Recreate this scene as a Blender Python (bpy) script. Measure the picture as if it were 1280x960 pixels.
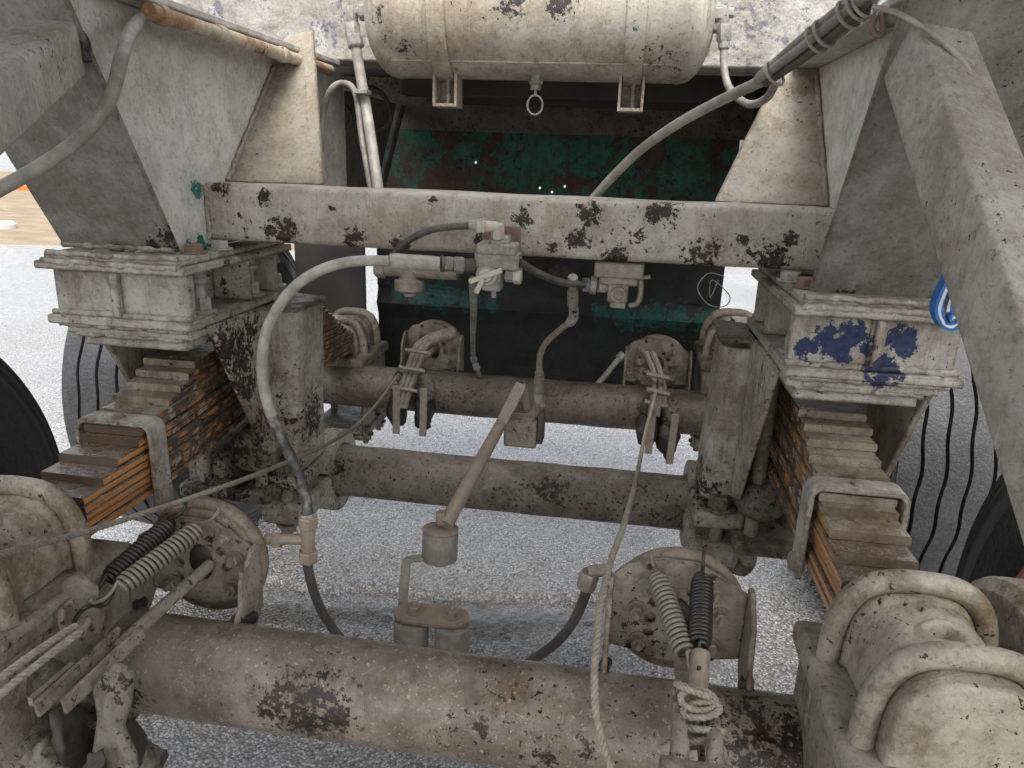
import bpy, bmesh, math, random
from math import sin, cos, pi, radians
from mathutils import Vector as V, Matrix, noise
from mathutils.geometry import delaunay_2d_cdt
random.seed(7)
for o in list(bpy.data.objects): bpy.data.objects.remove(o)
S = bpy.context.scene
COL = S.collection

# ------------------------------------------------------------------ camera
PITCH, YAW, ROLL, F = radians(16.838), radians(8.202), radians(2.075), 921.6
CAM = V((0.2288, 0, 1.31))
fw = V((-sin(YAW)*cos(PITCH), cos(YAW)*cos(PITCH), -sin(PITCH)))
r0 = V((cos(YAW), sin(YAW), 0)); u0 = r0.cross(fw)
ri = r0*cos(ROLL) + u0*sin(ROLL); up = u0*cos(ROLL) - r0*sin(ROLL)
cd = bpy.data.cameras.new('camera'); cam = bpy.data.objects.new('camera', cd); COL.objects.link(cam)
cd.sensor_width = 36; cd.lens = 36*F/1280; cd.clip_start = .02; cd.clip_end = 2000
cam.matrix_world = Matrix((( ri.x, up.x, -fw.x, CAM.x), (ri.y, up.y, -fw.y, CAM.y), (ri.z, up.z, -fw.z, CAM.z), (0, 0, 0, 1)))
S.camera = cam
S.render.resolution_x = 1024; S.render.resolution_y = 768

# ------------------------------------------------------------------ world, sun, exposure
SUN_EL, SUN_AZ = radians(60), radians(168)      # azimuth from +Y clockwise: behind the camera, to the right
w = bpy.data.worlds.new('World'); S.world = w; w.use_nodes = True
nt = w.node_tree; nt.nodes.clear()
sky = nt.nodes.new('ShaderNodeTexSky'); sky.sky_type = 'NISHITA'; sky.sun_disc = False
sky.sun_elevation = SUN_EL; sky.sun_rotation = SUN_AZ; sky.air_density = 1.0; sky.dust_density = 5.0; sky.ozone_density = .6
hs = nt.nodes.new('ShaderNodeHueSaturation'); hs.inputs['Saturation'].default_value = .3; hs.inputs['Value'].default_value = 1.25
bg = nt.nodes.new('ShaderNodeBackground'); bg.inputs['Strength'].default_value = .15
wo = nt.nodes.new('ShaderNodeOutputWorld')
nt.links.new(sky.outputs[0], hs.inputs['Color']); nt.links.new(hs.outputs[0], bg.inputs[0]); nt.links.new(bg.outputs[0], wo.inputs[0])
sd = bpy.data.lights.new('sun', 'SUN'); sd.energy = .5; sd.angle = radians(22); sd.color = (1, .98, .95)
so = bpy.data.objects.new('sun', sd); COL.objects.link(so)
sdir = V((sin(SUN_AZ)*cos(SUN_EL), cos(SUN_AZ)*cos(SUN_EL), sin(SUN_EL)))
so.rotation_euler = (-sdir).to_track_quat('-Z', 'Y').to_euler(); so.location = sdir*20
S.view_settings.view_transform = 'Standard'; S.view_settings.look = 'None'
S.view_settings.exposure = 1.15; S.view_settings.gamma = 1
GZ = -.05

# ------------------------------------------------------------------ measuring helpers
def ray(u, v): return fw + ri*((u-640)/F) + up*((480-v)/F)
def PY(u, v, Y): q = ray(u, v); return CAM + q*(Y/q.y)
def PX(u, v, X): q = ray(u, v); return CAM + q*((X-CAM.x)/q.x)
def PZ(u, v, Z): q = ray(u, v); return CAM + q*((Z-CAM.z)/q.z)
def PP(L): return [PY(*a) for a in L]

# ------------------------------------------------------------------ material helpers
class NT:
    def __init__(s, name):
        s.m = bpy.data.materials.new(name); s.m.use_nodes = True; s.t = s.m.node_tree
        s.b = s.t.nodes['Principled BSDF']; s.pos = s.t.nodes.new('ShaderNodeNewGeometry').outputs['Position']
        s.c = {}
    def new(s, k): return s.t.nodes.new(k)
    def link(s, a, b): s.t.links.new(a, b)
    def put(s, sock, v):
        if isinstance(v, bpy.types.NodeSocket): s.link(v, sock)
        elif isinstance(v, (tuple, list)) and len(v) == 3 and sock.type == 'RGBA': sock.default_value = (*v, 1)
        else: sock.default_value = v
    def noise(s, scale, detail=6, rough=.6, vec=None, dist=0, off=0):
        n = s.new('ShaderNodeTexNoise'); n.inputs['Scale'].default_value = scale; n.inputs['Detail'].default_value = detail
        n.inputs['Roughness'].default_value = rough; n.inputs['Distortion'].default_value = dist
        v = vec if vec is not None else s.pos
        if off: v = s.vmap(v, (1, 1, 1), (off, off*1.7, off*.6))
        s.link(v, n.inputs['Vector']); return n.outputs['Fac']
    def voro(s, scale, vec=None, feat='F1', out='Distance', rnd=1):
        n = s.new('ShaderNodeTexVoronoi'); n.feature = feat; n.inputs['Scale'].default_value = scale
        n.inputs['Randomness'].default_value = rnd
        s.link(vec if vec is not None else s.pos, n.inputs['Vector']); return n.outputs[out]
    def vmap(s, v, scale=(1, 1, 1), loc=(0, 0, 0)):
        n = s.new('ShaderNodeMapping'); n.inputs['Scale'].default_value = scale; n.inputs['Location'].default_value = loc
        s.link(v, n.inputs['Vector']); return n.outputs[0]
    def ramp(s, f, a, b, v0=0., v1=1.):
        n = s.new('ShaderNodeMapRange'); n.interpolation_type = 'SMOOTHSTEP'
        s.put(n.inputs['Value'], f); n.inputs['From Min'].default_value = a; n.inputs['From Max'].default_value = b
        n.inputs['To Min'].default_value = v0; n.inputs['To Max'].default_value = v1; return n.outputs[0]
    def mix(s, f, a, b, mode='MIX'):
        n = s.new('ShaderNodeMix'); n.data_type = 'RGBA'; n.blend_type = mode
        s.put(n.inputs[0], f); s.put(n.inputs[6], a); s.put(n.inputs[7], b); return n.outputs[2]
    def math(s, op, a, b=0., c=None, clamp=False):
        n = s.new('ShaderNodeMath'); n.operation = op; n.use_clamp = clamp
        s.put(n.inputs[0], a); s.put(n.inputs[1], b)
        if c is not None: s.put(n.inputs[2], c)
        return n.outputs[0]
    def spot(s, p, r, warp, soft=.35):
        n = s.new('ShaderNodeVectorMath'); n.operation = 'DISTANCE'; s.link(s.pos, n.inputs[0]); n.inputs[1].default_value = p
        d = s.math('DIVIDE', n.outputs['Value'], r)
        d = s.math('ADD', d, s.math('MULTIPLY', s.math('SUBTRACT', warp, .5), 2.2))
        return s.ramp(d, 1+soft*.5, 1-soft*.5)
    def bump(s, h, strength=.3, dist=.01, prev=None):
        n = s.new('ShaderNodeBump'); n.inputs['Strength'].default_value = strength; n.inputs['Distance'].default_value = dist
        s.put(n.inputs['Height'], h)
        if prev is not None: s.link(prev, n.inputs['Normal'])
        return n.outputs[0]

MATS = {}
def paint(name, base=(.5, .49, .44), dirt=(.2, .16, .11), rust=(.010, .008, .007), chip=.0, cscale=26, dirtamt=.5, streak=.35,
          rough=(.34, .74), speck=.25, under=None, uamt=.0, rspots=(), uspots=(), dspots=(), bumpy=1., mud=0, lumps=0., edge=.0, stain=(.15, .075, .03), spec=.45):
    """old paint: blotchy tint, brown grime, drips, sharp chips down to black-brown scale, worn edges"""
    g_ = sum(base)/3; base = tuple(x*.9+g_*.1 for x in base)
    n = NT(name); mul = lambda c, k: tuple(min(1, x*k) for x in c)
    big = n.noise(2.6, 9, .68); mid = n.noise(13, 9, .74, off=3.1); fine = n.noise(120, 5, .72, off=.7)
    zone = n.noise(4.2, 4, .55, off=9.2)
    strk = n.noise(1, 7, .7, vec=n.vmap(n.pos, (46, 46, 3.4)))
    warp = n.noise(26, 8, .72, off=1.3)
    col = n.mix(n.ramp(mid, .34, .68), mul(base, 1.08), mul(base, .70))
    col = n.mix(n.math('MULTIPLY', n.ramp(n.noise(4, 7, .7, off=21), .45, .65), .45), col, tuple(x*f for x, f in zip(base, (.86, .84, .74))))
    g = n.ramp(n.math('ADD', n.math('MULTIPLY', big, .5), n.math('MULTIPLY', mid, .5)), .45, .60)
    col = n.mix(n.math('MULTIPLY', g, min(1, dirtamt*1.15)), col, dirt)
    col = n.mix(n.math('MULTIPLY', n.ramp(n.noise(6.5, 10, .8, off=12, dist=.6), .54, .64), .8*dirtamt), col, tuple(c*f for c, f in zip(dirt, (.62, .48, .34))))
    col = n.mix(n.math('MULTIPLY', n.ramp(strk, .53, .66), streak), col, tuple(c*f for c, f in zip(dirt, (.8, .6, .4))))
    col = n.mix(n.math('MULTIPLY', n.ramp(n.math('ADD', n.noise(9, 8, .75, off=33), n.math('MULTIPLY', n.math('SUBTRACT', zone, .5), .4)), .60, .70), .55), col, stain)
    col = n.mix(n.math('MULTIPLY', n.ramp(fine, .54, .66), .42), col, mul(dirt, .42))
    col = n.mix(n.math('MULTIPLY', n.ramp(fine, .44, .36), .22), col, mul(base, 1.3))
    if mud: col = n.mix(n.math('MULTIPLY', n.ramp(n.noise(150, 3, .6, off=7), .61, .66), mud), col, (.46, .42, .34))
    scr = n.noise(1, 4, .6, vec=n.vmap(n.pos, (260, 160, 24))); col = n.mix(n.math('MULTIPLY', n.ramp(scr, .63, .68), .3), col, mul(base, 1.35))
    col = n.mix(n.math('MULTIPLY', n.ramp(n.noise(58, 6, .74, off=41), .62, .67), n.ramp(zone, .38, .6)), col, tuple(c*.5 for c in dirt))
    um = None
    if under:
        un = n.math('ADD', n.math('MULTIPLY', n.noise(16, 10, .75, off=6.1), .6), n.math('MULTIPLY', n.noise(60, 6, .7, off=7.7), .4))
        um = n.ramp(n.math('ADD', un, uamt), .64, .655)
        for p, r in uspots:
            q = n.spot(p, r*1.15, warp, 1.6); um = n.math('MAXIMUM', um, n.math('MULTIPLY', n.ramp(n.math('ADD', un, n.math('MULTIPLY', q, .15)), .575, .59), n.ramp(q, .03, .1)))
        col = n.mix(um, col, n.mix(n.ramp(fine, .35, .65), under, mul(under, .55)))
    # chips: two sizes, gathered in zones and round the given spots
    c1 = n.noise(cscale, 9, .72, off=5.5); c2 = n.noise(95, 4, .66, off=2.2); zz = n.math('SUBTRACT', zone, .5)
    cm = n.math('MAXIMUM', n.ramp(n.math('ADD', c1, n.math('MULTIPLY', zz, .5)), .70-chip, .715-chip),
                n.ramp(n.math('ADD', c2, n.math('MULTIPLY', zz, .42)), .745-.22*speck, .765-.22*speck))
    if rspots:
        cn = n.math('ADD', n.math('MULTIPLY', n.noise(52, 8, .74, off=4.4), .5), n.math('MULTIPLY', n.noise(120, 5, .7, off=14.4), .5))
        for p, r in rspots:
            q = n.spot(p, r*1.35, warp, 1.5); cm = n.math('MAXIMUM', cm, n.math('MULTIPLY', n.ramp(n.math('ADD', cn, n.math('MULTIPLY', q, .135)), .578, .60), n.ramp(q, .03, .12)))
    if edge:
        bv = n.new('ShaderNodeBevel'); bv.samples = 3; bv.inputs['Radius'].default_value = .007
        dt = n.new('ShaderNodeVectorMath'); dt.operation = 'DOT_PRODUCT'; n.link(bv.outputs[0], dt.inputs[0])
        gn = n.new('ShaderNodeNewGeometry'); n.link(gn.outputs['Normal'], dt.inputs[1])
        e = n.math('SUBTRACT', 1., dt.outputs['Value'])
        em = n.math('MULTIPLY', n.ramp(e, .015, .10), n.ramp(n.math('ADD', n.math('MULTIPLY', c1, .5), n.math('MULTIPLY', c2, .5)), .60-.12*edge, .63-.12*edge))
        cm = n.math('MAXIMUM', cm, em)
        col = n.mix(n.math('MULTIPLY', n.math('MULTIPLY', n.ramp(e, .008, .06), n.ramp(mid, .36, .55)), .6), col, stain)
    rm = n.noise(44, 7, .74, off=8.8)
    rc = n.mix(n.ramp(rm, .36, .66), rust, tuple(max(a_, b_*1.5) for a_, b_ in zip((.040, .023, .014), rust))); rc = n.mix(n.ramp(n.noise(100, 4, .7, off=18), .6, .68), rc, (.11, .06, .028))
    col = n.mix(cm, col, rc)
    n.link(col, n.b.inputs['Base Color'])
    ro = n.ramp(n.math('ADD', n.math('MULTIPLY', mid, .7), n.math('MULTIPLY', fine, .3)), .34, .66, *rough)
    n.link(ro, n.b.inputs['Roughness']); n.b.inputs['Specular IOR Level'].default_value = spec
    h = n.math('SUBTRACT', n.math('ADD', n.math('MULTIPLY', fine, .30), n.math('MULTIPLY', mid, .55)), n.math('MULTIPLY', cm, .30))
    nb = n.bump(h, .6*bumpy, .007)
    if lumps: nb = n.bump(n.noise(30, 4, .55, off=1.9), lumps, .012, nb)
    n.link(nb, n.b.inputs['Normal'])
    MATS[name] = n.m; return n.m

def plain(name, col, rough=.5, metal=0, var=.3, scale=40, bumpy=.25, dust=None, dustamt=.4):
    n = NT(name); a = n.noise(scale, 6, .65); b = n.noise(5, 6, .6, off=2)
    c = n.mix(n.ramp(a, .3, .75), col, tuple(x*(1-var) for x in col))
    if dust: c = n.mix(n.math('MULTIPLY', n.ramp(n.math('ADD', n.math('MULTIPLY', b, .6), n.math('MULTIPLY', a, .4)), .38, .62), dustamt), c, dust)
    n.link(c, n.b.inputs['Base Color']); n.link(n.ramp(a, .25, .75, rough-.1, rough+.15), n.b.inputs['Roughness'])
    n.b.inputs['Metallic'].default_value = metal
    n.link(n.bump(a, bumpy, .004), n.b.inputs['Normal']); MATS[name] = n.m; return n.m

# ------------------------------------------------------------------ mesh helpers
def crm(pts, n=8):
    pts = [V(p) for p in pts]
    if len(pts) < 3: return [pts[0].lerp(pts[-1], i/n) for i in range(n+1)]
    q = [pts[0]*2-pts[1]] + pts + [pts[-1]*2-pts[-2]]; out = []
    for i in range(1, len(q)-2):
        a, b, c, d = q[i-1:i+3]
        for k in range(n):
            t = k/n
            out.append(.5*((2*b) + (c-a)*t + (2*a-5*b+4*c-d)*t*t + (3*b-a-3*c+d)*t**3))
    out.append(pts[-1]); return out
def frames(pts):
    fr = []; prev = None
    for i, p in enumerate(pts):
        t = (pts[min(i+1, len(pts)-1)] - pts[max(i-1, 0)]).normalized()
        if prev is None:
            a = V((0, 0, 1)) if abs(t.z) < .9 else V((1, 0, 0)); n = (a - t*a.dot(t)).normalized()
        else:
            n = (prev - t*prev.dot(t)).normalized()
        prev = n; fr.append((p, t, n, t.cross(n)))
    return fr
class MB:
    def __init__(s): s.v = []; s.f = []
    def add(s, v, f):
        k = len(s.v); s.v += [V(p) for p in v]; s.f += [[i+k for i in q] for q in f]; return s
    def tube(s, pts, r, seg=12, caps=True, closed=False, wob=0):
        pts = [V(p) for p in pts]; fr = frames(pts); v = []; f = []; N = len(pts)
        for i, (p, t, n, b) in enumerate(fr):
            rr = r[i] if isinstance(r, (list, tuple)) else r
            for k in range(seg):
                a = 2*pi*k/seg; q = rr
                if wob: q = rr*(1+wob*noise.noise((p + V((k*.37, 0, 0)))*90))
                v.append(p + n*(cos(a)*q) + b*(sin(a)*q))
        for i in range(N-1 if not closed else N):
            j = (i+1) % N
            for k in range(seg):
                k2 = (k+1) % seg; f.append([i*seg+k, i*seg+k2, j*seg+k2, j*seg+k])
        if caps and not closed: f.append(list(range(seg))[::-1]); f.append([(N-1)*seg+k for k in range(seg)])
        return s.add(v, f)
    def twist(s, pts, r, strands=3, pitch=.03, seg=6, step=.0035):
        pts = crm(pts, 24); L = [0]
        for a, b in zip(pts, pts[1:]): L.append(L[-1] + (b-a).length)
        n = max(8, int(L[-1]/step)); q = []; j = 0
        for i in range(n+1):
            d = L[-1]*i/n
            while j < len(L)-2 and L[j+1] < d: j += 1
            t = (d-L[j])/max(1e-9, L[j+1]-L[j]); q.append(pts[j].lerp(pts[j+1], t))
        fr = frames(q); sr = r*.56
        for k in range(strands):
            h = []
            for i, (p, t, nn, b) in enumerate(fr):
                a = 2*pi*(k/strands + L[-1]*i/n/pitch); h.append(p + nn*(cos(a)*(r-sr)) + b*(sin(a)*(r-sr)))
            s.tube(h, sr, seg)
        return s
    def coil(s, a, b, R, wire, turns, taper=.75, seg=7):
        a, b = V(a), V(b); n = int(turns*18); fr = frames([a, b]); t, x, y = fr[0][1:]; pts = []
        for i in range(n+1):
            q = i/n; rr = R*(1 - (1-taper)*max(0, 1-min(q, 1-q)/.09)); an = 2*pi*turns*q
            pts.append(a.lerp(b, q) + x*(cos(an)*rr) + y*(sin(an)*rr))
        return s.tube(pts, wire, seg)
    def hexa(s, p):      # 4 bottom, 4 top
        return s.add(p, [[3, 2, 1, 0], [4, 5, 6, 7], [0, 1, 5, 4], [1, 2, 6, 5], [2, 3, 7, 6], [3, 0, 4, 7]])
    def box(s, a, b, M=None):
        (x0, y0, z0), (x1, y1, z1) = a, b
        p = [V(q) for q in ((x0, y0, z0), (x1, y0, z0), (x1, y1, z0), (x0, y1, z0), (x0, y0, z1), (x1, y0, z1), (x1, y1, z1), (x0, y1, z1))]
        if M: p = [M @ q for q in p]
        return s.hexa(p)
    def prism(s, poly, vec):
        n = len(poly); vec = V(vec); p = [V(q) for q in poly]
        return s.add(p + [q+vec for q in p], [list(range(n))[::-1], list(range(n, 2*n))] + [[i, (i+1) % n, n+(i+1) % n, n+i] for i in range(n)])
    def lathe(s, prof, o, ax, seg=32, caps=True):
        o = V(o); ax = V(ax).normalized(); a = V((0, 0, 1)) if abs(ax.z) < .9 else V((1, 0, 0)); x = (a-ax*a.dot(ax)).normalized(); y = ax.cross(x)
        v = []; f = []; N = len(prof)
        for (r, h) in prof:
            for k in range(seg): t = 2*pi*k/seg; v.append(o + ax*h + x*(cos(t)*r) + y*(sin(t)*r))
        for i in range(N-1):
            for k in range(seg): k2 = (k+1) % seg; f.append([i*seg+k, i*seg+k2, (i+1)*seg+k2, (i+1)*seg+k])
        if caps: f.append(list(range(seg))[::-1]); f.append([(N-1)*seg+k for k in range(seg)])
        return s.add(v, f)
    def plate(s, outline, holes, to3, vec):      # outline/holes in 2D, to3 maps to 3D, vec = thickness
        pts = []; edges = []
        for lp in [outline] + holes:
            k = len(pts); pts += [V((p[0], p[1])) for p in lp]; edges += [(k+i, k+(i+1) % len(lp)) for i in range(len(lp))]
        vo, eo, fo, ov, oe, of = delaunay_2d_cdt(pts, edges, [], 0, 1e-7)
        def inside(p, lp):
            c = False; j = len(lp)-1
            for i in range(len(lp)):
                if (lp[i][1] > p[1]) != (lp[j][1] > p[1]) and p[0] < (lp[j][0]-lp[i][0])*(p[1]-lp[i][1])/(lp[j][1]-lp[i][1])+lp[i][0]: c = not c
                j = i
            return c
        F2 = []
        for q in fo:
            c = sum((vo[i] for i in q), V((0, 0)))/len(q)
            if inside(c, outline) and not any(inside(c, h) for h in holes): F2.append(list(q))
        n = len(vo); vec = V(vec); A = [V(to3(p[0], p[1])) for p in vo]
        cnt = {}
        for q in F2:
            for i in range(len(q)):
                e = (q[i], q[(i+1) % len(q)]); cnt[e] = 1
        F = [q[::-1] for q in F2] + [[i+n for i in q] for q in F2]
        for (a, b) in cnt:
            if (b, a) not in cnt: F.append([a, b, b+n, a+n])
        return s.add(A + [p+vec for p in A], F)
    def build(s, name, mat, parent=None, bev=0, ang=38, loc=None, seg=2, **kw):
        me = bpy.data.meshes.new(name)
        o = bpy.data.objects.new(name, me); COL.objects.link(o)
        if parent is not None:
            o.parent = parent; base = wloc(parent)
        else:
            base = V(loc) if loc is not None else sum(s.v, V())/len(s.v); o.location = base
        me.from_pydata([p-base for p in s.v], [], s.f)
        bm = bmesh.new(); bm.from_mesh(me); bmesh.ops.recalc_face_normals(bm, faces=bm.faces); bm.to_mesh(me); bm.free()
        for p in me.polygons: p.use_smooth = True
        me.set_sharp_from_angle(angle=radians(ang)); me.materials.append(MATS[mat] if isinstance(mat, str) else mat)
        if bev:
            m = o.modifiers.new('bevel', 'BEVEL'); m.width = bev; m.segments = seg; m.limit_method = 'ANGLE'; m.angle_limit = radians(40); m.use_clamp_overlap = True
        if 'label' in kw: tag(o, **kw)
        return o
WL = {}
def wloc(o):
    p = V(o.location)
    if o.parent: p = p + wloc(o.parent)
    return p
def tag(o, label=None, cat=None, group=None, kind=None):
    if label: o['label'] = label
    if cat: o['category'] = cat
    if group: o['group'] = group
    if kind: o['kind'] = kind
    return o
def thing(name, loc, label, cat, group=None):
    o = bpy.data.objects.new(name, None); COL.objects.link(o); o.location = loc; o.empty_display_size = .05
    return tag(o, label, cat, group)
def lumpy(parent, c, r, mat='black_grease', name='grease_lump'):
    vs = []
    for i in range(15):
        ph = -pi/2+pi*i/14
        for k in range(20): th = 2*pi*k/20; q = V(c)+V((cos(ph)*cos(th)*r[0], cos(ph)*sin(th)*r[1], sin(ph)*r[2])); vs.append(q+noise.noise_vector(q*30)*.014+noise.noise_vector(q*90)*.007)
    return MB().add(vs, [[i*20+k, i*20+(k+1) % 20, (i+1)*20+(k+1) % 20, (i+1)*20+k] for i in range(14) for k in range(20)]).build(name, mat, parent, ang=70)
_bolts = {}
def bolt(parent, p, axis, r=.012, h=.01, mat='steel_dirty', name='bolt', stud=True):
    """hex head on a washer, one shared mesh per size"""
    key = (round(r, 4), round(h, 4), mat, name, stud)
    if key not in _bolts:
        m = MB(); m.lathe([(r*1.35, 0), (r*1.35, h*.18)], (0, 0, 0), (0, 0, 1), 16); m.lathe([(r, h*.18), (r, h*.92), (r*.86, h)], (0, 0, 0), (0, 0, 1), 6)
        if stud: m.lathe([(r*.5, h), (r*.5, h*1.5), (r*.4, h*1.6)], (0, 0, 0), (0, 0, 1), 10)
        o = m.build(name, mat, None, loc=(0, 0, 0)); _bolts[key] = o.data; bpy.data.objects.remove(o)
    o = bpy.data.objects.new(name, _bolts[key]); COL.objects.link(o); o.parent = parent; o.location = V(p) - wloc(parent)
    q = V(axis).to_track_quat('Z', 'Y'); o.rotation_mode = 'QUATERNION'; o.rotation_quaternion = q @ V((0, 0, 1)).rotation_difference(V((0, 0, 1)))
    return o
def weld(parent, pts, r=.006, mat='paint_frame', name='weld_bead'):
    p = []
    for a, b in zip(pts, pts[1:]):
        a, b = V(a), V(b); n = max(2, int((b-a).length/.006)); p += [a.lerp(b, i/n) for i in range(n)]
    p.append(V(pts[-1]))
    q = [x + noise.noise_vector(x*70)*r*.35 for x in p]
    rr = [r*.9*(1+.10*sin(i*1.9)+.4*noise.noise(x*55)) for i, x in enumerate(p)]
    return MB().tube(q, rr, 8).build(name, mat, parent, ang=80)
def circ(cx, cy, r, n=12): return [(cx+r*cos(2*pi*i/n), cy+r*sin(2*pi*i/n)) for i in range(n)]

# ------------------------------------------------------------------ materials
GREY = (.42, .41, .365); DIRT = (.125, .092, .056)
def wp(L, k=.56): return [(PY(u, v, Y), r*k) for u, v, Y, r in L]
paint('paint_frame', GREY, DIRT, dirtamt=.4, streak=.3, speck=.15, edge=.5)
paint('paint_web', (.53, .525, .485), (.31, .29, .245), chip=-.04, dirtamt=.3, streak=.2, speck=.05, edge=.3, under=(.03, .15, .12), uamt=-.06,
      uspots=[(PX(250, 305, -.555), .018), (PX(246, 235, -.555), .012), (PX(238, 312, -.555), .014), (PX(1045, 240, .525), .02), (PX(1042, 205, .525), .01)], stain=(.34, .20, .13))
paint('paint_gusset', (.30, .268, .21), (.22, .165, .105), chip=-.02, dirtamt=.75, streak=.3, speck=.25, edge=.6, lumps=.2, rspots=wp([(230, 800, 1, .001)]))
paint('paint_plate', (.225, .22, .20), (.125, .115, .095), chip=.0, dirtamt=.6, streak=.3, speck=.3, edge=.8,
      rspots=wp([(222, 300, 1.2, .04), (190, 308, 1.2, .02), (150, 312, 1.2, .015), (1040, 305, 1.2, .03), (1020, 385, 1.2, .02), (1060, 380, 1.2, .03), (130, 260, 1.2, .012), (1120, 265, 1.2, .03)]))
paint('paint_beam', (.42, .395, .335), (.27, .215, .145), chip=.01, cscale=30, dirtamt=.45, streak=.35, speck=.45, edge=.9,
      rspots=wp([(355, 292, 1.32, .05), (340, 290, 1.32, .03), (275, 232, 1.32, .03), (655, 272, 1.32, .03), (735, 270, 1.32, .035), (720, 300, 1.32, .03), (770, 325, 1.32, .04), (880, 325, 1.32, .045), (960, 325, 1.32, .05), (330, 245, 1.32, .025), (540, 252, 1.32, .018), (830, 262, 1.32, .045), (440, 300, 1.32, .03), (930, 298, 1.32, .02), (500, 310, 1.32, .03), (990, 300, 1.32, .02), (300, 270, 1.32, .012), (415, 262, 1.32, .01), (600, 300, 1.32, .02), (690, 310, 1.32, .02), (800, 295, 1.32, .02)], .44))
paint('paint_saddle', (.37, .355, .30), DIRT, chip=.02, dirtamt=.6, streak=.35, speck=.35, edge=1.0)
paint('paint_saddle_blue', (.38, .365, .31), DIRT, chip=.02, dirtamt=.55, streak=.35, speck=.35, edge=1.0, under=(.014, .026, .085), uamt=-.01,
      uspots=wp([(1045, 425, 1.16, .04), (1008, 437, 1.16, .03), (1065, 420, 1.16, .03), (1128, 428, 1.16, .026), (1100, 465, 1.16, .035), (1085, 435, 1.16, .02)], .62))
paint('paint_hanger', (.40, .38, .32), (.15, .105, .062), chip=.045, cscale=32, dirtamt=.55, streak=.45, speck=.55, edge=1.0,
      rspots=wp([(285, 440, 1.25, .05), (300, 460, 1.3, .04), (315, 480, 1.3, .05), (350, 590, 1.45, .05), (380, 520, 1.5, .05), (325, 410, 1.35, .03), (305, 440, 1.3, .04), (920, 560, 1.5, .03), (880, 600, 1.5, .05), (330, 545, 1.35, .04), (925, 540, 1.5, .025), (905, 520, 1.5, .02)], .85))
paint('paint_cast', (.20, .18, .14), (.045, .036, .027), chip=.09, cscale=20, dirtamt=.75, streak=.3, speck=.7, lumps=.6)
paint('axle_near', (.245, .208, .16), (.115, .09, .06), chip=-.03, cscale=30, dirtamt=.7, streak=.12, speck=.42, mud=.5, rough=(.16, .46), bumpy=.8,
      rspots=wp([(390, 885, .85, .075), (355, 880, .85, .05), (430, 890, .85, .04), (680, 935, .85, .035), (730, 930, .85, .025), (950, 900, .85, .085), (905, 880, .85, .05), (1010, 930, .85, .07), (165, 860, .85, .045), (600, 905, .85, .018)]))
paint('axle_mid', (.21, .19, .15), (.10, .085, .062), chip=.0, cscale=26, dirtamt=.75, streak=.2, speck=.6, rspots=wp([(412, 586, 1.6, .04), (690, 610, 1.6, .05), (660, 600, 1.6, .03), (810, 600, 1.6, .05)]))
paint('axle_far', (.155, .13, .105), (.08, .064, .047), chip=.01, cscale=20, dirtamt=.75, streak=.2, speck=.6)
paint('paint_cap', (.37, .33, .255), (.15, .11, .065), chip=-.01, cscale=26, dirtamt=.85, streak=.2, speck=.45, lumps=.5, rough=(.2, .55))
paint('paint_bracket', (.31, .28, .22), (.13, .10, .068), chip=.02, cscale=30, dirtamt=.7, streak=.3, speck=.55, edge=.8)
paint('paint_disc', (.27, .215, .155), (.14, .10, .066), chip=-.02, dirtamt=.65, streak=.1, speck=.35)
paint('paint_tank', (.50, .46, .385), (.30, .225, .15), chip=-.05, cscale=14, dirtamt=.5, streak=.6, speck=.22, rust=(.035, .032, .03),
      rspots=wp([(492, 70, 1.58, .04), (670, 98, 1.6, .03), (695, 98, 1.6, .035), (730, 100, 1.6, .03), (830, 95, 1.6, .045), (575, 92, 1.6, .02), (640, 3, 1.6, .03), (470, 20, 1.58, .02), (700, 3, 1.58, .03), (720, 22, 1.58, .012), (575, 45, 1.58, .010)], .72), under=(.03, .14, .12), uamt=-.12, uspots=wp([(792, 35, 1.58, .012), (795, 60, 1.58, .015), (548, 57, 1.58, .015)], 1))
paint('paint_slab', (.40, .39, .35), (.24, .215, .17), chip=.03, cscale=11, dirtamt=.6, streak=.1, speck=.4, rust=(.10, .085, .075), under=(.21, .21, .24), uamt=.09, lumps=.5, bumpy=1.2)
paint('paint_brace', (.385, .37, .325), (.22, .18, .125), chip=-.04, cscale=28, dirtamt=.45, streak=.35, speck=.22, edge=.7)
paint('paint_fitting', (.35, .34, .305), (.14, .12, .09), chip=.0, dirtamt=.6, streak=.1, speck=.3)
paint('green_panel', (.004, .15, .105), (.07, .038, .026), rust=(.05, .026, .018), chip=.155, cscale=8, dirtamt=.95, streak=.35, speck=.7, under=(.012, .018, .065), uamt=.085, stain=(.05, .025, .016))
paint('rusty_pipe', (.46, .38, .28), (.26, .15, .07), rust=(.07, .035, .018), chip=.06, cscale=16, dirtamt=1.0, speck=.4, stain=(.22, .10, .035))
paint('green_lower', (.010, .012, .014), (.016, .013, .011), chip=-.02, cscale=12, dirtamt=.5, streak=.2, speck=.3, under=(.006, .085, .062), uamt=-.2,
      uspots=[((x_, 2.87, z_), r_) for x_, z_, r_ in ((-.66, .78, .035), (-.58, .78, .045), (-.48, .77, .05), (-.38, .765, .04), (-.28, .76, .03), (.16, .75, .03), (.26, .745, .045), (.36, .74, .05), (.46, .74, .05), (.56, .735, .045))])  # green spots paint the grazing highlight along the crease
plain('steel_dirty', (.30, .27, .22), .5, .2, .4, 60, .3, (.22, .18, .12), .6)
plain('spring_dark', (.06, .058, .055), .38, .6, .3, 80, .2, (.16, .14, .11), .3)
plain('spring_light', (.27, .25, .20), .45, .3, .3, 80, .2, (.18, .15, .1), .4)
plain('rubber_hose', (.02, .02, .021), .42, 0, .3, 60, .3, (.24, .22, .18), .38)
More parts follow.
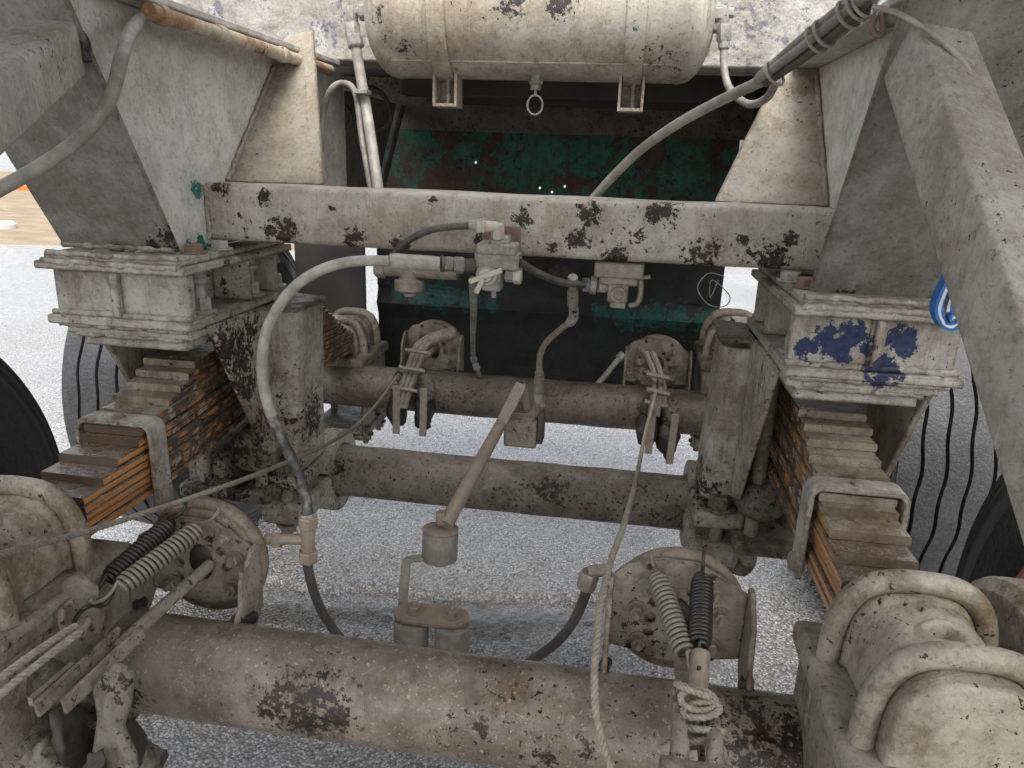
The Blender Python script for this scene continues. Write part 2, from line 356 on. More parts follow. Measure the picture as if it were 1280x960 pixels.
plain('hose_grey', (.33, .315, .275), .5, 0, .35, 45, .3, (.13, .115, .095), .6)
plain('hose_white', (.44, .42, .37), .5, 0, .3, 45, .3, (.16, .14, .115), .55)
plain('hose_worn', (.02, .02, .02), .45, 0, .3, 70, .3, (.42, .40, .35), .8)
plain('rope', (.38, .345, .27), .8, 0, .35, 120, .5, (.2, .17, .12), .5)
plain('wire_rope', (.27, .25, .20), .5, .3, .35, 120, .4, (.16, .13, .1), .5)
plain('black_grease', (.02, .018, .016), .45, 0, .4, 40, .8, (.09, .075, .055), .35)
plain('red_rust', (.19, .10, .07), .7, 0, .4, 60, .5, (.3, .25, .2), .4)
plain('cream', (.50, .475, .39), .5, 0, .25, 50, .2, (.35, .3, .22), .3)
plain('bush_grey', (.30, .29, .26), .6, 0, .35, 60, .5, (.2, .17, .13), .5)
plain('rod_tan', (.34, .27, .20), .45, .1, .3, 50, .25, (.24, .19, .14), .5)
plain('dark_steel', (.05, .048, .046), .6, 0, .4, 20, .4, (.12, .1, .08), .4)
plain('strap_blue', (.025, .13, .38), .6, 0, .2, 200, .3); plain('strap_white', (.7, .72, .74), .6, 0, .2, 200, .3)
plain('orange_paint', (.75, .17, .04), .5); plain('pale_pipe', (.55, .54, .52), .6, 0, .2, 10, .2); plain('red_paint', (.45, .03, .03), .4)

def mat_tyre(name, dust):
    n = NT(name); a = n.noise(130, 5, .7); b = n.noise(12, 6, .65)
    c = n.mix(n.ramp(a, .35, .75), (.018, .018, .019), (.045, .045, .045)); c = n.mix(dust*.3, c, (.055, .056, .06))
    c = n.mix(n.math('MULTIPLY', n.ramp(n.math('ADD', n.math('MULTIPLY', a, .5), n.math('MULTIPLY', b, .5)), .42, .62), dust*.4), c, (.11, .11, .115))
    n.link(c, n.b.inputs['Base Color']); n.b.inputs['Roughness'].default_value = .42
    n.link(n.bump(a, .7, .004), n.b.inputs['Normal']); MATS[name] = n.m
mat_tyre('tyre_tread', .75); mat_tyre('tyre_side', .12)
def mat_leaf():
    n = NT('leaf_steel'); v = n.vmap(n.pos, (60, 4, 120)); st = n.noise(1, 7, .65, vec=v); b = n.noise(9, 8, .68); fi = n.noise(150, 4, .6)
    c = n.mix(n.ramp(st, .32, .70), (.56, .245, .08), (.15, .06, .022))
    c = n.mix(n.math('MULTIPLY', n.ramp(b, .45, .62), .4), c, (.33, .20, .095))
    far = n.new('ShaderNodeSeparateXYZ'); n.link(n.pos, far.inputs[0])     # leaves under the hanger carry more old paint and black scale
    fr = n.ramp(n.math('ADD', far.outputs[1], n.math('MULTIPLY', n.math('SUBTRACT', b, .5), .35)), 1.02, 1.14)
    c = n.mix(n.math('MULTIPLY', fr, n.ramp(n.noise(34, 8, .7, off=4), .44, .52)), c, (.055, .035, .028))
    c = n.mix(n.math('MULTIPLY', fr, n.ramp(n.noise(26, 8, .7, off=14), .53, .6)), c, (.38, .32, .22))
    n.link(c, n.b.inputs['Base Color']); n.link(n.ramp(b, .3, .7, .22, .55), n.b.inputs['Roughness'])
    n.b.inputs['Coat Weight'].default_value = .25; n.b.inputs['Coat Roughness'].default_value = .2
    n.link(n.bump(n.math('ADD', n.math('MULTIPLY', st, .6), n.math('MULTIPLY', fi, .35)), .6, .005), n.b.inputs['Normal']); MATS['leaf_steel'] = n.m
    paint('leaf_painted', (.26, .22, .155), (.11, .078, .045), chip=.03, cscale=24, dirtamt=.9, speck=.5, rough=(.16, .45), lumps=.4, spec=.6)
    plain('leaf_end_shaded', (.075, .045, .028), .5, 0, .4, 50, .5, (.16, .11, .07), .4)  # dark brown carries the shade on the lower left leaf front faces
    paint('leaf_side', (.17, .13, .085), (.10, .07, .042), chip=.03, cscale=24, dirtamt=.9, speck=.5, lumps=.3)
    paint('leaf_wet', (.15, .108, .07), (.09, .06, .036), chip=.0, cscale=24, dirtamt=.7, speck=.4, rough=(.08, .30), lumps=.7, mud=.3, spec=1.)
mat_leaf()
def mat_ground():
    n = NT('wet_asphalt'); big = n.noise(.9, 6, .6); st = n.voro(120); st2 = n.voro(210); fi = n.noise(300, 3, .6); mid = n.noise(8, 6, .65)
    cell = n.voro(120, out='Color'); sep = n.new('ShaderNodeSeparateColor'); n.link(cell, sep.inputs[0])
    c = n.mix(n.ramp(sep.outputs[0], .1, .9), (.25, .247, .24), (.50, .493, .48))
    c = n.mix(n.ramp(st, .35, .75), c, (.15, .147, .142))
    c = n.mix(n.math('MULTIPLY', n.ramp(mid, .45, .7), n.math('ADD', .18, n.math('MULTIPLY', n.ramp(big, .42, .62), .3))), c, (.25, .215, .165))
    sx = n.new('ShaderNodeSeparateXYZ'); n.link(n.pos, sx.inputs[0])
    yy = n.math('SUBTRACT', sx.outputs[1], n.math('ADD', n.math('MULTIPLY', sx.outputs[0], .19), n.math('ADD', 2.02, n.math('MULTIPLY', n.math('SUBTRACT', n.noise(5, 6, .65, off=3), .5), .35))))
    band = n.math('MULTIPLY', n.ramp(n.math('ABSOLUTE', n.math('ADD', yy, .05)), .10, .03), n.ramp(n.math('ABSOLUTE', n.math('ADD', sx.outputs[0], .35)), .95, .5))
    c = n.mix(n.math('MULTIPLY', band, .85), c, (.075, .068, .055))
    n.link(c, n.b.inputs['Base Color']); n.link(n.ramp(n.math('ADD', big, n.math('MULTIPLY', mid, .3)), .45, .8, .10, .34), n.b.inputs['Roughness'])
    n.b.inputs['Specular IOR Level'].default_value = 1.; n.b.inputs['Coat Weight'].default_value = .5; n.b.inputs['Coat Roughness'].default_value = .22
    h = n.math('ADD', n.math('MULTIPLY', n.math('SUBTRACT', 1, st), 1.0), n.math('ADD', n.math('MULTIPLY', st2, .25), n.math('MULTIPLY', fi, .15)))
    n.link(n.bump(h, .8, .008), n.b.inputs['Normal']); MATS['wet_asphalt'] = n.m
    n = NT('sand'); a = n.noise(3, 8, .65, vec=n.vmap(n.pos, (.6, 1.4, 1))); n.link(n.mix(n.ramp(a, .3, .7), (.30, .23, .15), (.19, .14, .09)), n.b.inputs['Base Color'])
    n.b.inputs['Roughness'].default_value = .8; n.link(n.bump(a, .6, .1), n.b.inputs['Normal']); MATS['sand'] = n.m
mat_ground()

# ================================================================== SETTING: ground
def ground():
    m = MB(); R = 900
    xs = [-R, -120, -30, -8, -2.2]; nx = 300
    xs += [-1.7 + 3.1*i/nx for i in range(nx+1)] + [2, 8, 30, 120, R]
    ys = [-R, -60, -10, -1] + [.25 + 3.6*i/340 for i in range(341)] + [4.6, 7, 14, 40, 120, R]
    crk = [PZ(*p, GZ) for p in ((300, 715), (400, 733), (480, 732), (560, 742), (640, 745), (720, 746), (800, 742))]
    vs = []
    for y in ys:
        for x in xs:
            z = GZ
            if -1.7 <= x <= 1.4 and .25 <= y <= 3.85:
                d = noise.voronoi((x*80, y*80, 0))[0][0]; z += .0058*(1-d) + .006*noise.noise((x*5, y*5, 1)) + .004*noise.noise((x*150, y*150, 2))
                for a, b in zip(crk, crk[1:]):
                    if a.x <= x <= b.x:
                        t = (x-a.x)/(b.x-a.x); yc = a.y+(b.y-a.y)*t + .02*noise.noise((x*30, 0, 3)); e = y-yc
                        if -.15 < e < 0: z -= .022*(1+e/.15)
            vs.append((x, y, z))
    W = len(xs)
    m.add(vs, [[j*W+i, j*W+i+1, (j+1)*W+i+1, (j+1)*W+i] for j in range(len(ys)-1) for i in range(W-1)])
    o = m.build('ground', 'wet_asphalt', None, loc=(0, 0, GZ), ang=180); o['kind'] = 'structure'
ground()
def sand():
    m = MB(); vs = []; nx, ny = 40, 30
    for j in range(ny+1):
        for i in range(nx+1):
            x = -40+36*i/nx; y = 8.6+26*j/ny; e = min(i, nx-i, j, ny-j)/6.
            vs.append((x, y + .6*noise.noise((x*.5, 0, 4)), GZ-.02+.28*min(1, e)*(.6+.6*noise.noise((x*.35, y*.35, 0)))))
    m.add(vs, [[j*(nx+1)+i, j*(nx+1)+i+1, (j+1)*(nx+1)+i+1, (j+1)*(nx+1)+i] for j in range(ny) for i in range(nx)])
    o = m.build('sand_ground', 'sand', None, loc=(-20, 15, GZ), ang=180); o['kind'] = 'structure'
sand()
# yard clutter beyond the left wheel: pipes and orange bars lying on the sand
for i, (u, v, Y, dx, r, mt, lab) in enumerate(((25, 262, 15, 1.6, .10, 'pale_pipe', 'pale round pipe lying on the sand, the nearest of the yard pipes'),
        (15, 250, 17, 2.2, .12, 'pale_pipe', 'pale pipe lying behind the nearest pipe on the sand'), (8, 240, 19, 2.5, .13, 'pale_pipe', 'pale pipe farthest back on the sand'))):
    p = PY(u, v, Y); MB().tube([p+V((-dx, .5, 0)), p+V((dx*.7, -.3, 0))], r, 16, caps=False).tube([p+V((-dx, .5, 0)), p+V((dx*.7, -.3, 0))], r*.82, 16, caps=False).build('yard_pipe', mt, label=lab, cat='pipe', group='pipes lying in the yard')
for i, (u, v, Y, dx, lab) in enumerate(((25, 236, 18, .9, 'orange steel bar lying on top of the yard pipes'), (2, 266, 14.5, .35, 'short orange block on the sand at the left edge'))):
    p = PY(u, v, Y); MB().box(p+V((-dx, -.1, -.09)), p+V((dx, .1, .09))).build('yard_bar', 'orange_paint', bev=.01, label=lab, cat='steel bar')
p = PY(6, 296, 10.5); MB().lathe([(.16, 0), (.2, .1), (.17, .25), (.19, .42), (.15, .46)], p+V((0, 0, -.22)), (0, 0, 1), 20).build('yard_bucket', 'pale_pipe', label='pale bucket standing on the sand at the left edge', cat='bucket')

# ================================================================== TYRES
def tyre(X0, X1, Yc, Zc, R, label, inner_s, tread=True, red=False):
    t = thing('wheel', (X0, Yc, Zc), label, 'wheel', 'wheels on the outer ends of the axles')
    wd = X1-X0; prof = []
    ns = 60; seg = 168
    gro = [.2, .4, .6, .8]
    P = []
    for i in range(ns+1):
        q = i/ns; x = q*wd
        g = 0
        for c in gro:
            if abs(q-c) < .016: g = .024
        crown = R - g - .012*(2*q-1)**2 - (.02 if q in (0, 1) else 0)
        P.append((crown-g, x, g))
    left = [(R*.60, wd*.16), (R*.66, wd*.05), (R*.74, -.012), (R*.80, -.018), (R*.81, -.0215), (R*.815, -.018), (R*.84, -.02), (R*.875, -.018), (R*.885, -.021), (R*.89, -.016), (R*.92, -.009), (R*.93, -.012), (R*.935, -.006), (R*.955, -.001), (R*.965, -.003), (R*.972, .004)]
    v = []; f = []; rows = [(r, x, 0) for r, x in left] + P + [(r, wd-x, 0) for r, x in left[::-1]]
    for (r, x, g) in rows:
        inn = 0 if (x < .02 or x > wd-.02) else 1
        for k in range(seg):
            a = 2*pi*k/seg; zz = inn*.003*(1, 1, .3, -.6, -1, -1, -.3, .6)[k % 8]
            v.append((X0+x+zz, Yc+cos(a)*r, Zc+sin(a)*r))
    for i in range(len(rows)-1):
        for k in range(seg): k2 = (k+1) % seg; f.append([i*seg+k, i*seg+k2, (i+1)*seg+k2, (i+1)*seg+k])
    MB().add(v, f).build('tyre', 'tyre_tread' if tread else 'tyre_side', t, ang=30)
    s = -1 if inner_s < 0 else 1
    xi = X0 if inner_s < 0 else X1
    m = MB(); m.lathe([(R*.62, 0), (R*.62, -.02), (R*.57, -.03), (R*.54, .05), (R*.52, wd*.8)], (xi, Yc, Zc), (-inner_s, 0, 0), 48); m.build('rim', 'red_paint' if red else 'dark_steel', t)
    return t
YN, YF, AZ = .908, 2.418, .52
tyre(-1.36, -1.06, YN, AZ, .565, 'black tyre beside the left spring, smooth dark inner sidewall facing in', 1, tread=False)
tyre(.945, 1.22, YN, AZ, .555, 'black tyre by the grey brake drum at the right, red rim showing', -1, tread=False, red=True)
tyre(-1.40, -1.08, YF, AZ, .565, 'dusty grooved tyre behind the left spring saddle, tread towards the camera', 1)
tyre(.955, 1.24, YF, AZ, .565, 'grey zigzag grooved tyre behind the right diagonal brace', -1)
d = thing('brake_drum', (.80, YN, AZ), 'bare grey brake drum at the right edge beside the right axle seat', 'brake drum')
MB().lathe([(.10, 0), (.205, 0), (.228, .02), (.228, .145), (.16, .155)], (.775, .93, .56), (1, 0, 0), 56).build('drum', 'paint_cap', d, bev=.004)

# ================================================================== DECK, TRANSVERSE BEAM, GREEN PANEL
b = thing('transverse_beam', (0, 1.9, 1.53), 'thick transverse beam with peeling white paint behind the air tank', 'beam')
MB().box((-1.0, 1.9, 1.532), (1.0, 2.05, 1.86)).build('web_plate', 'paint_slab', b, bev=.006)
b = thing('deck_underside', (0, 2.05, 1.56), 'dark trailer deck underside above the green panel, plus an unseen plate added to block sky', 'deck')
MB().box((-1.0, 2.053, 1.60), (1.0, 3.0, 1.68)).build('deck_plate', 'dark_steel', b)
MB().box((-1.0, -2.2, 2.05), (1.0, 1.0, 2.11)).build('deck_plate', 'dark_steel', b)  # unseen plate added over the camera to block light from the sky
for y in (2.45, 2.75): MB().box((-.52, y, 1.50), (.52, y+.06, 1.597)).build('cross_member', 'dark_steel', b, bev=.004)
g = thing('green_panel', (-.08, 2.9, .4), 'dark green steel panel with rust patches behind the crossbeam and axles', 'panel')
def gp(x, z): return (x, 2.9 - (.022*max(0, 1-abs(z-.735)/.05)), z)
zs = [.40, .55, .66, .685, .71, .735, .76, .785, .81]; xs_ = [-.76+1.37*i/12 for i in range(13)]
m = MB(); vs = [V(gp(x, z)) for z in zs for x in xs_]; n_ = len(xs_)
fs = [[j*n_+i, j*n_+i+1, (j+1)*n_+i+1, (j+1)*n_+i] for j in range(len(zs)-1) for i in range(n_-1)]
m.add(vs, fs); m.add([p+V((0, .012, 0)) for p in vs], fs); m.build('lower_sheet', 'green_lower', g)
holes = []
for u, v in ((595, 203), (675, 235), (690, 240), (706, 233), (911, 146)):
    p = PY(u, v, 2.9); holes.append(circ(p.x, p.z, .005, 10))
MB().plate([(-.76, 1.13), (.61, 1.13), (.61, 1.43), (-.76, 1.43)], holes, lambda a, b_: (a, 2.893, b_), (0, .012, 0)).build('upper_sheet', 'green_panel', g)
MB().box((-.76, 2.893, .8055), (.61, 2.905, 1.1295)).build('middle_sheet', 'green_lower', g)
MB().box((-.90, 2.885, 1.41), (.90, 2.93, 1.598)).build('top_rail', 'axle_far', g, bev=.004)
# mud flap and dark inner plate seen through the left gap
p0, p1 = PY(402, 400, 2.75), PY(455, 318, 2.75)
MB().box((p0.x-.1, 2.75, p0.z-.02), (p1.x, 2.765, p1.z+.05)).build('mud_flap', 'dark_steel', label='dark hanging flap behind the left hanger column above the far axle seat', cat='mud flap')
b = thing('inner_frame_plate', (-.68, 2.2, 1.2), 'dark sloping frame plate in shadow left of the green panel', 'frame plate')
MB().prism([(-.66, 2.06, 1.06), (-.66, 2.50, 1.06), (-.66, 2.86, 1.50), (-.66, 2.06, 1.50)], (-.012, 0, 0)).build('side_plate', 'paint_plate', b, bev=.002)
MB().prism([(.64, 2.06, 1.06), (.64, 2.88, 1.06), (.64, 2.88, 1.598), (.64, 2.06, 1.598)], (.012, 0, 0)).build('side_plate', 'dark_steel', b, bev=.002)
MB().tube([(-.645, 2.50, 1.05), (-.645, 2.88, 1.49)], .012, 8).build('edge_bar', 'paint_plate', b)

# ================================================================== FRAME BRACKETS (left / right)
WX = {-1: .555, 1: .578}; PE = {-1: .555, 1: .525}
for s in (-1, 1):
    x = s*WX[s]; side = 'left' if s < 0 else 'right'
    t = thing('frame_bracket', (x, 1.3, 1.13), {-1: 'left frame bracket, pale inner web and dark sloping front plate over the left saddle', 1: 'right frame bracket with dark sloping front plate behind the long diagonal brace'}[s], 'frame bracket')
    if s < 0: A = PX(224, 314, x); B = PX(85, 0, x)
    else: A = PX(1012, 370, s*PE[s]); B = PX(1127, 22, s*PE[s])
    dirv = (B-A); T = A + dirv*((1.80-A.z)/dirv.z)
    xo = s*(.772 if s < 0 else .88)
    # web: from the front slope back to Y=2.05
    FZ = 1.520 if s < 0 else 1.505; W_ = A + dirv*((FZ-A.z)/dirv.z)
    MB().prism([V((x, A.y, A.z)), V((x, W_.y, W_.z)), (x, 2.05, FZ), (x, 2.05, 1.14), (x, A.y+.1, 1.132)], (s*.012, 0, 0)).build('web', 'paint_web', t, bev=.002)
    MB().box((min(x-s*.05, x+s*.02), W_.y-.10, FZ+.0005), (max(x-s*.05, x+s*.02), 1.897, FZ+.014)).build('flange', 'paint_web', t, bev=.003)
    nrm = V((0, -dirv.z, dirv.y)).normalized()
    lo = .02 if s > 0 else 0
    o1 = V((xo*(.86 if s > 0 else 1), A.y, A.z)); o2 = V((xo*1.05, T.y, T.z))
    e = V((-s*.006, 0, 0)); k = nrm*-.012 if nrm.y > 0 else nrm*.012
    q = [A+e, o1, o2, T+e]; k = V((0, -.0135, 0))
    MB().prism([p + V((0, -.0145, 0)) for p in q], (0, .012, 0)).build('front_plate', 'paint_plate', t, bev=.0025)
    # rear gusset standing on the crossbeam
    if s < 0: g4 = [PX(283, 226, x+.0), PY(403, 227, 1.42), PY(393, 78, 1.62), PX(345, 84, x)]
    else: g4 = [PX(1037, 262, x), PY(893, 256, 1.42), PY(968, 100, 1.62), PX(1024, 92, x)]
    g4 = [V(p) for p in g4]; g4[0].y = 1.40; g4[0].x = x-s*.001; g4[3].y = 1.63; g4[3].x = x-s*.001
    g4[0].z = g4[1].z = 1.252
    ex = (g4[3]-g4[0])*.3; ex2 = (g4[2]-g4[1])*.3
    MB().prism([g4[0], g4[1], g4[2]+ex2, g4[3]+ex], (0, .012, 0)).build('gusset', 'paint_gusset', t, bev=.002)
    weld(t, [g4[0]+V((-s*.004, -.004, 0)), g4[3]+V((-s*.004, -.004, 0))], .006, 'paint_gusset')
    weld(t, [A+V((0, -.012, .004)), o1+V((0, -.012, .004))], .008, 'paint_saddle')
    if s < 0: weld(t, [A+V((-s*.004, .0, 0)), (x-s*.004, 1.33, 1.135)], .006, 'paint_web')
pp = crm([PX(186, 14, -.50), PX(260, 38, -.50), PX(340, 64, -.50), PX(412, 88, -.50)], 8)
t = thing('conduit_pipe', pp[0], 'rusty cream conduit pipe along the top of the left web', 'pipe')
MB().tube(pp, .0125, 14).build('pipe', 'rusty_pipe', t)
for i in (1, 9, 17): MB().tube([pp[i]+(pp[i+1]-pp[i])*.0, pp[i]+(pp[i+1]-pp[i]).normalized()*.02], .0155, 14).build('coupling', 'rusty_pipe', t, bev=.002)

# ================================================================== CROSSBEAM
t = thing('cross_beam', (0, 1.36, 1.146), 'pale chipped steel crossbeam spanning between the two frame brackets', 'beam')
bz0, bz1, y0, y1 = 1.146, 1.251, 1.32, 1.43
pr = []
for zc, yc, a0 in ((bz0+.012, y0+.012, 180), (bz0+.012, y1-.012, 270), (bz1-.012, y1-.012, 0), (bz1-.012, y0+.012, 90)):
    for k in range(5): a = radians(a0+k*22.5); pr.append((yc+.012*cos(a), zc+.012*sin(a)))
m = MB(); nx = 40; n_ = len(pr); vs = []
for i in range(nx+1):
    xx = -.554+1.131*i/nx
    for (yy, zz) in pr: q = V((xx, yy, zz)); vs.append(q + V((0, noise.noise(q*9)*.0022, noise.noise(q*7+V((3, 3, 3)))*.0022)))
m.add(vs, [[i*n_+k, i*n_+(k+1) % n_, (i+1)*n_+(k+1) % n_, (i+1)*n_+k] for i in range(nx) for k in range(n_)] + [list(range(n_)), [nx*n_+k for k in range(n_)]])
m.build('tube', 'paint_beam', t, ang=50)
weld(t, [(-.551, 1.318, 1.15), (-.551, 1.318, 1.248)], .006, 'paint_beam')

# ================================================================== SADDLES
for s in (-1, 1):
    xi = s*(.50 if s < 0 else .487); xo = s*(.765 if s < 0 else .738); mt = 'paint_saddle' if s < 0 else 'paint_saddle_blue'
    y0, y1 = 1.16, 1.56
    t = thing('spring_saddle', (s*.62, 1.36, .97), {-1: 'left I section saddle bolted over the left leaf spring, two bolts in its open side', 1: 'right I section saddle over the right leaf spring with blue patches on its face'}[s], 'saddle')
    X = lambda a, b_: (min(a, b_), max(a, b_))
    def bx(name, a, b_, ya, yb, za, zb, bev=.003, mat=mt):
        l, h = X(a, b_); return MB().box((l, ya, za), (h, yb, zb)).build(name, mat, t, bev=bev)
    bx('top_plate', xi, xo+s*.015, y0-.02, y1, 1.103, 1.117)
    bx('shim_plate', xi+s*.01, xo, y0-.012, y1-.01, 1.118, 1.131)
    bx('base_plate', xi, xo+s*.008, y0-.015, y1-.02, 1.006, 1.022)
    bx('wear_plate', xi+s*.006, xo-s*.02, y0-.004, y1-.04, .988, 1.005)
    bx('spring_pad', xi+s*.022, xo-s*.045, y0+.005, y1-.06, .966, .987)
    bx('web_plate', xi+s*.002, xo-s*.004, y0, y0+.014, 1.0225, 1.1025)
    bx('inner_web', xi+s*.085, xi+s*.097, y0+.015, y1-.03, 1.0225, 1.1025)
    rx = xi+(xo-xi)*.52; bx('rib', rx-.008, rx+.008, y0-.013, y0-.0005, 1.0225, 1.1025)
    for yy in (1.37, 1.485): bx('stiffener', xi+s*.004, xi+s*.084, yy, yy+.01, 1.0225, 1.1025)
    weld(t, [(xi, y0-.004, 1.026), (xo, y0-.004, 1.026)], .006, mt); weld(t, [(xi+s*.01, y0-.016, 1.116), (xo, y0-.016, 1.117)], .0065, mt)
    weld(t, [(xi+s*.01, y0-.008, 1.0055), (xo-s*.01, y0-.008, 1.0055)], .006, mt); weld(t, [(xi+s*.02, y0+.001, .9875), (xo-s*.04, y0+.001, .9875)], .006, mt)
    weld(t, [(rx-.009, y0-.002, 1.03), (rx-.009, y0-.002, 1.10)], .005, mt)
    weld(t, [(xi+s*.012, y0-.014, 1.131), (xo-s*.01, y0-.014, 1.131)], .0055, mt)
    for yy in (1.245, 1.43, 1.535):
        bp = V((xi+s*.038, yy, 1.0225))
        bolt(t, bp, (0, 0, 1), .022, .030, 'paint_fitting', 'nut', False)
        MB().lathe([(.014, .030), (.012, .034), (.011, .046), (.013, .052), (.019, .056), (.019, .062), (.015, .066), (.014, .0795)], bp, (0, 0, 1), 20).build('bolt_shank', 'paint_fitting', t)
    for yy, mt2 in ((1.235, 'red_rust'), (1.30, 'paint_fitting')):
        bolt(t, (xi+s*(.035 if yy < 1.25 else .022), yy, 1.132), (0, 0, 1), .017, .016, mt2, 'bolt', False)

# ================================================================== HANGERS (pedestal down to the trunnion tube)
for s in (-1, 1):
    xi = s*(.495 if s < 0 else .482)
    t = thing('spring_hanger', (s*.5, 1.5, .6), {-1: 'left hanger with speckled rust plate and rounded column under the left saddle', 1: 'right hanger with pale rounded column and tapered plate under the right saddle'}[s], 'hanger')
    # tapered side plates
    for xx, nm in ((xi, 'side_plate'), (s*.725, 'outer_plate')):
        pl = [(xx, 1.20, 1.005), (xx, 1.50, 1.005), (xx, 1.60, .70), (xx, 1.50, .66), (xx, 1.385, .685)]
        MB().prism(pl, (s*.013, 0, 0)).build(nm, 'paint_hanger', t, bev=.003)
    # rounded column
    if s < 0: a, b_ = PY(366, 380, 1.50), PY(374, 572, 1.52)
    else: a, b_ = PY(928, 425, 1.50), PY(895, 606, 1.52)
    a.z = min(a.z, .996); ring = []
    vs = []; N = 28; rows = 14
    for j in range(rows+1):
        q = j/rows; c = a.lerp(b_, q); wx = .047*(1-.12*q); wy = .075
        for k in range(N):
            an = 2*pi*k/N; ca, sa = cos(an), sin(an); ee = .42
            p = V((c.x + wx*math.copysign(abs(ca)**ee, ca), c.y + wy*math.copysign(abs(sa)**ee, sa), c.z)); vs.append(p + noise.noise_vector(p*12)*.003)
    MB().add(vs, [[j*N+k, j*N+(k+1) % N, (j+1)*N+(k+1) % N, (j+1)*N+k] for j in range(rows) for k in range(N)] + [list(range(N)), [rows*N+k for k in range(N)]]).build('column', 'paint_hanger', t, ang=50)
    hx0, hx1 = sorted((xi+s*.012, a.x-s*.054))
    MB().prism([(hx0, 1.40, .9965), (hx1, 1.40, .9965), (hx1, 1.56, .9965), (hx0, 1.58, .9965)], (0, 0, .0085)).build('column_head', 'paint_cast', t, bev=.003)
    # clamp round the trunnion tube
    fx = b_.x; yc, zc = 1.674, .532
    for nm, a0, a1 in (('clamp_cap', 8, 172), ('clamp_base', 188, 352)):
        ol = [(1.0*cos(radians(q)), sin(radians(q))) for q in range(a0, a1+1, 12)]
        poly = [(fx-.045, yc+.105*c, zc+.105*s_) for c, s_ in ol] + [(fx-.045, yc+.068*c, zc+.068*s_) for c, s_ in ol[::-1]]
        MB().prism(poly, (.09, 0, 0)).build(nm, 'paint_hanger', t, bev=.004)
    for dx in (0,):
        zf = PY(893, 634, 1.45).z if s > 0 else PY(370, 590, 1.45).z
        MB().box((fx-.052, 1.415, zf-.034), (fx+.052, 1.60, zf)).build('clamp_flange', 'paint_hanger', t, bev=.009)
        MB().box((fx-.054, 1.42, zf-.125), (fx+.05, 1.60, zf-.068)).build('clamp_foot', 'paint_hanger', t, bev=.014)
        bolt(t, (fx, 1.445, zf+.0005), (0, 0, 1), .023, .032, 'paint_cast', 'bolt', False)
        MB().tube([(fx, 1.445, zf-.07), (fx, 1.445, zf-.033)], .014, 14).build('bolt_shank', 'paint_bracket', t)
        bolt(t, (fx, 1.445, zf-.126), (0, 0, -1), .02, .022, 'steel_dirty')
    # lumpy cast hub under the spring
    def lump(c, r, name='hub', mat='paint_cast', e=.75):
        m = MB(); vs = []; f = []; A_, B_ = 16, 24
        for i in range(A_+1):
            ph = -pi/2+pi*i/A_
            for k in range(B_):
                th = 2*pi*k/B_
                q = [math.copysign(abs(cos(ph))**e, cos(ph))*math.copysign(abs(cos(th))**e, cos(th)), math.copysign(abs(cos(ph))**e, cos(ph))*math.copysign(abs(sin(th))**e, sin(th)), math.copysign(abs(sin(ph))**e, sin(ph))]
                p = V((c[0]+r[0]*q[0], c[1]+r[1]*q[1], c[2]+r[2]*q[2])); vs.append(p + noise.noise_vector(p*16)*.008+noise.noise_vector(p*45)*.006)
        f = [[i*B_+k, i*B_+(k+1) % B_, (i+1)*B_+(k+1) % B_, (i+1)*B_+k] for i in range(A_) for k in range(B_)]
        return m.add(vs, f).build(name, mat, t, ang=80)
    lump((s*.60, 1.62, .62), (.075, .12, .09)); lump((s*.54, 1.44, .68), (.05, .07, .055)); lump((s*.52, 1.50, .55), (.045, .06, .085)); lump((s*.66, 1.5, .60), (.07, .09, .07))
    MB().tube([(s*.525, 1.40, .60), (s*.525, 1.40, .94)], .014, 14).build('tie_rod', 'paint_bracket', t)
    MB().tube([(s*.66, 1.40, .60), (s*.66, 1.40, .94)], .014, 14).build('tie_rod', 'paint_bracket', t)
    MB().box((min(s*.49, s*.70), 1.36, .575), (max(s*.49, s*.70), 1.56, .605)).build('seat_plate', 'paint_cast', t, bev=.006)
    for xx in (.525, .66): bolt(t, (s*xx, 1.40, .574), (0, 0, -1), .02, .024, 'steel_dirty')

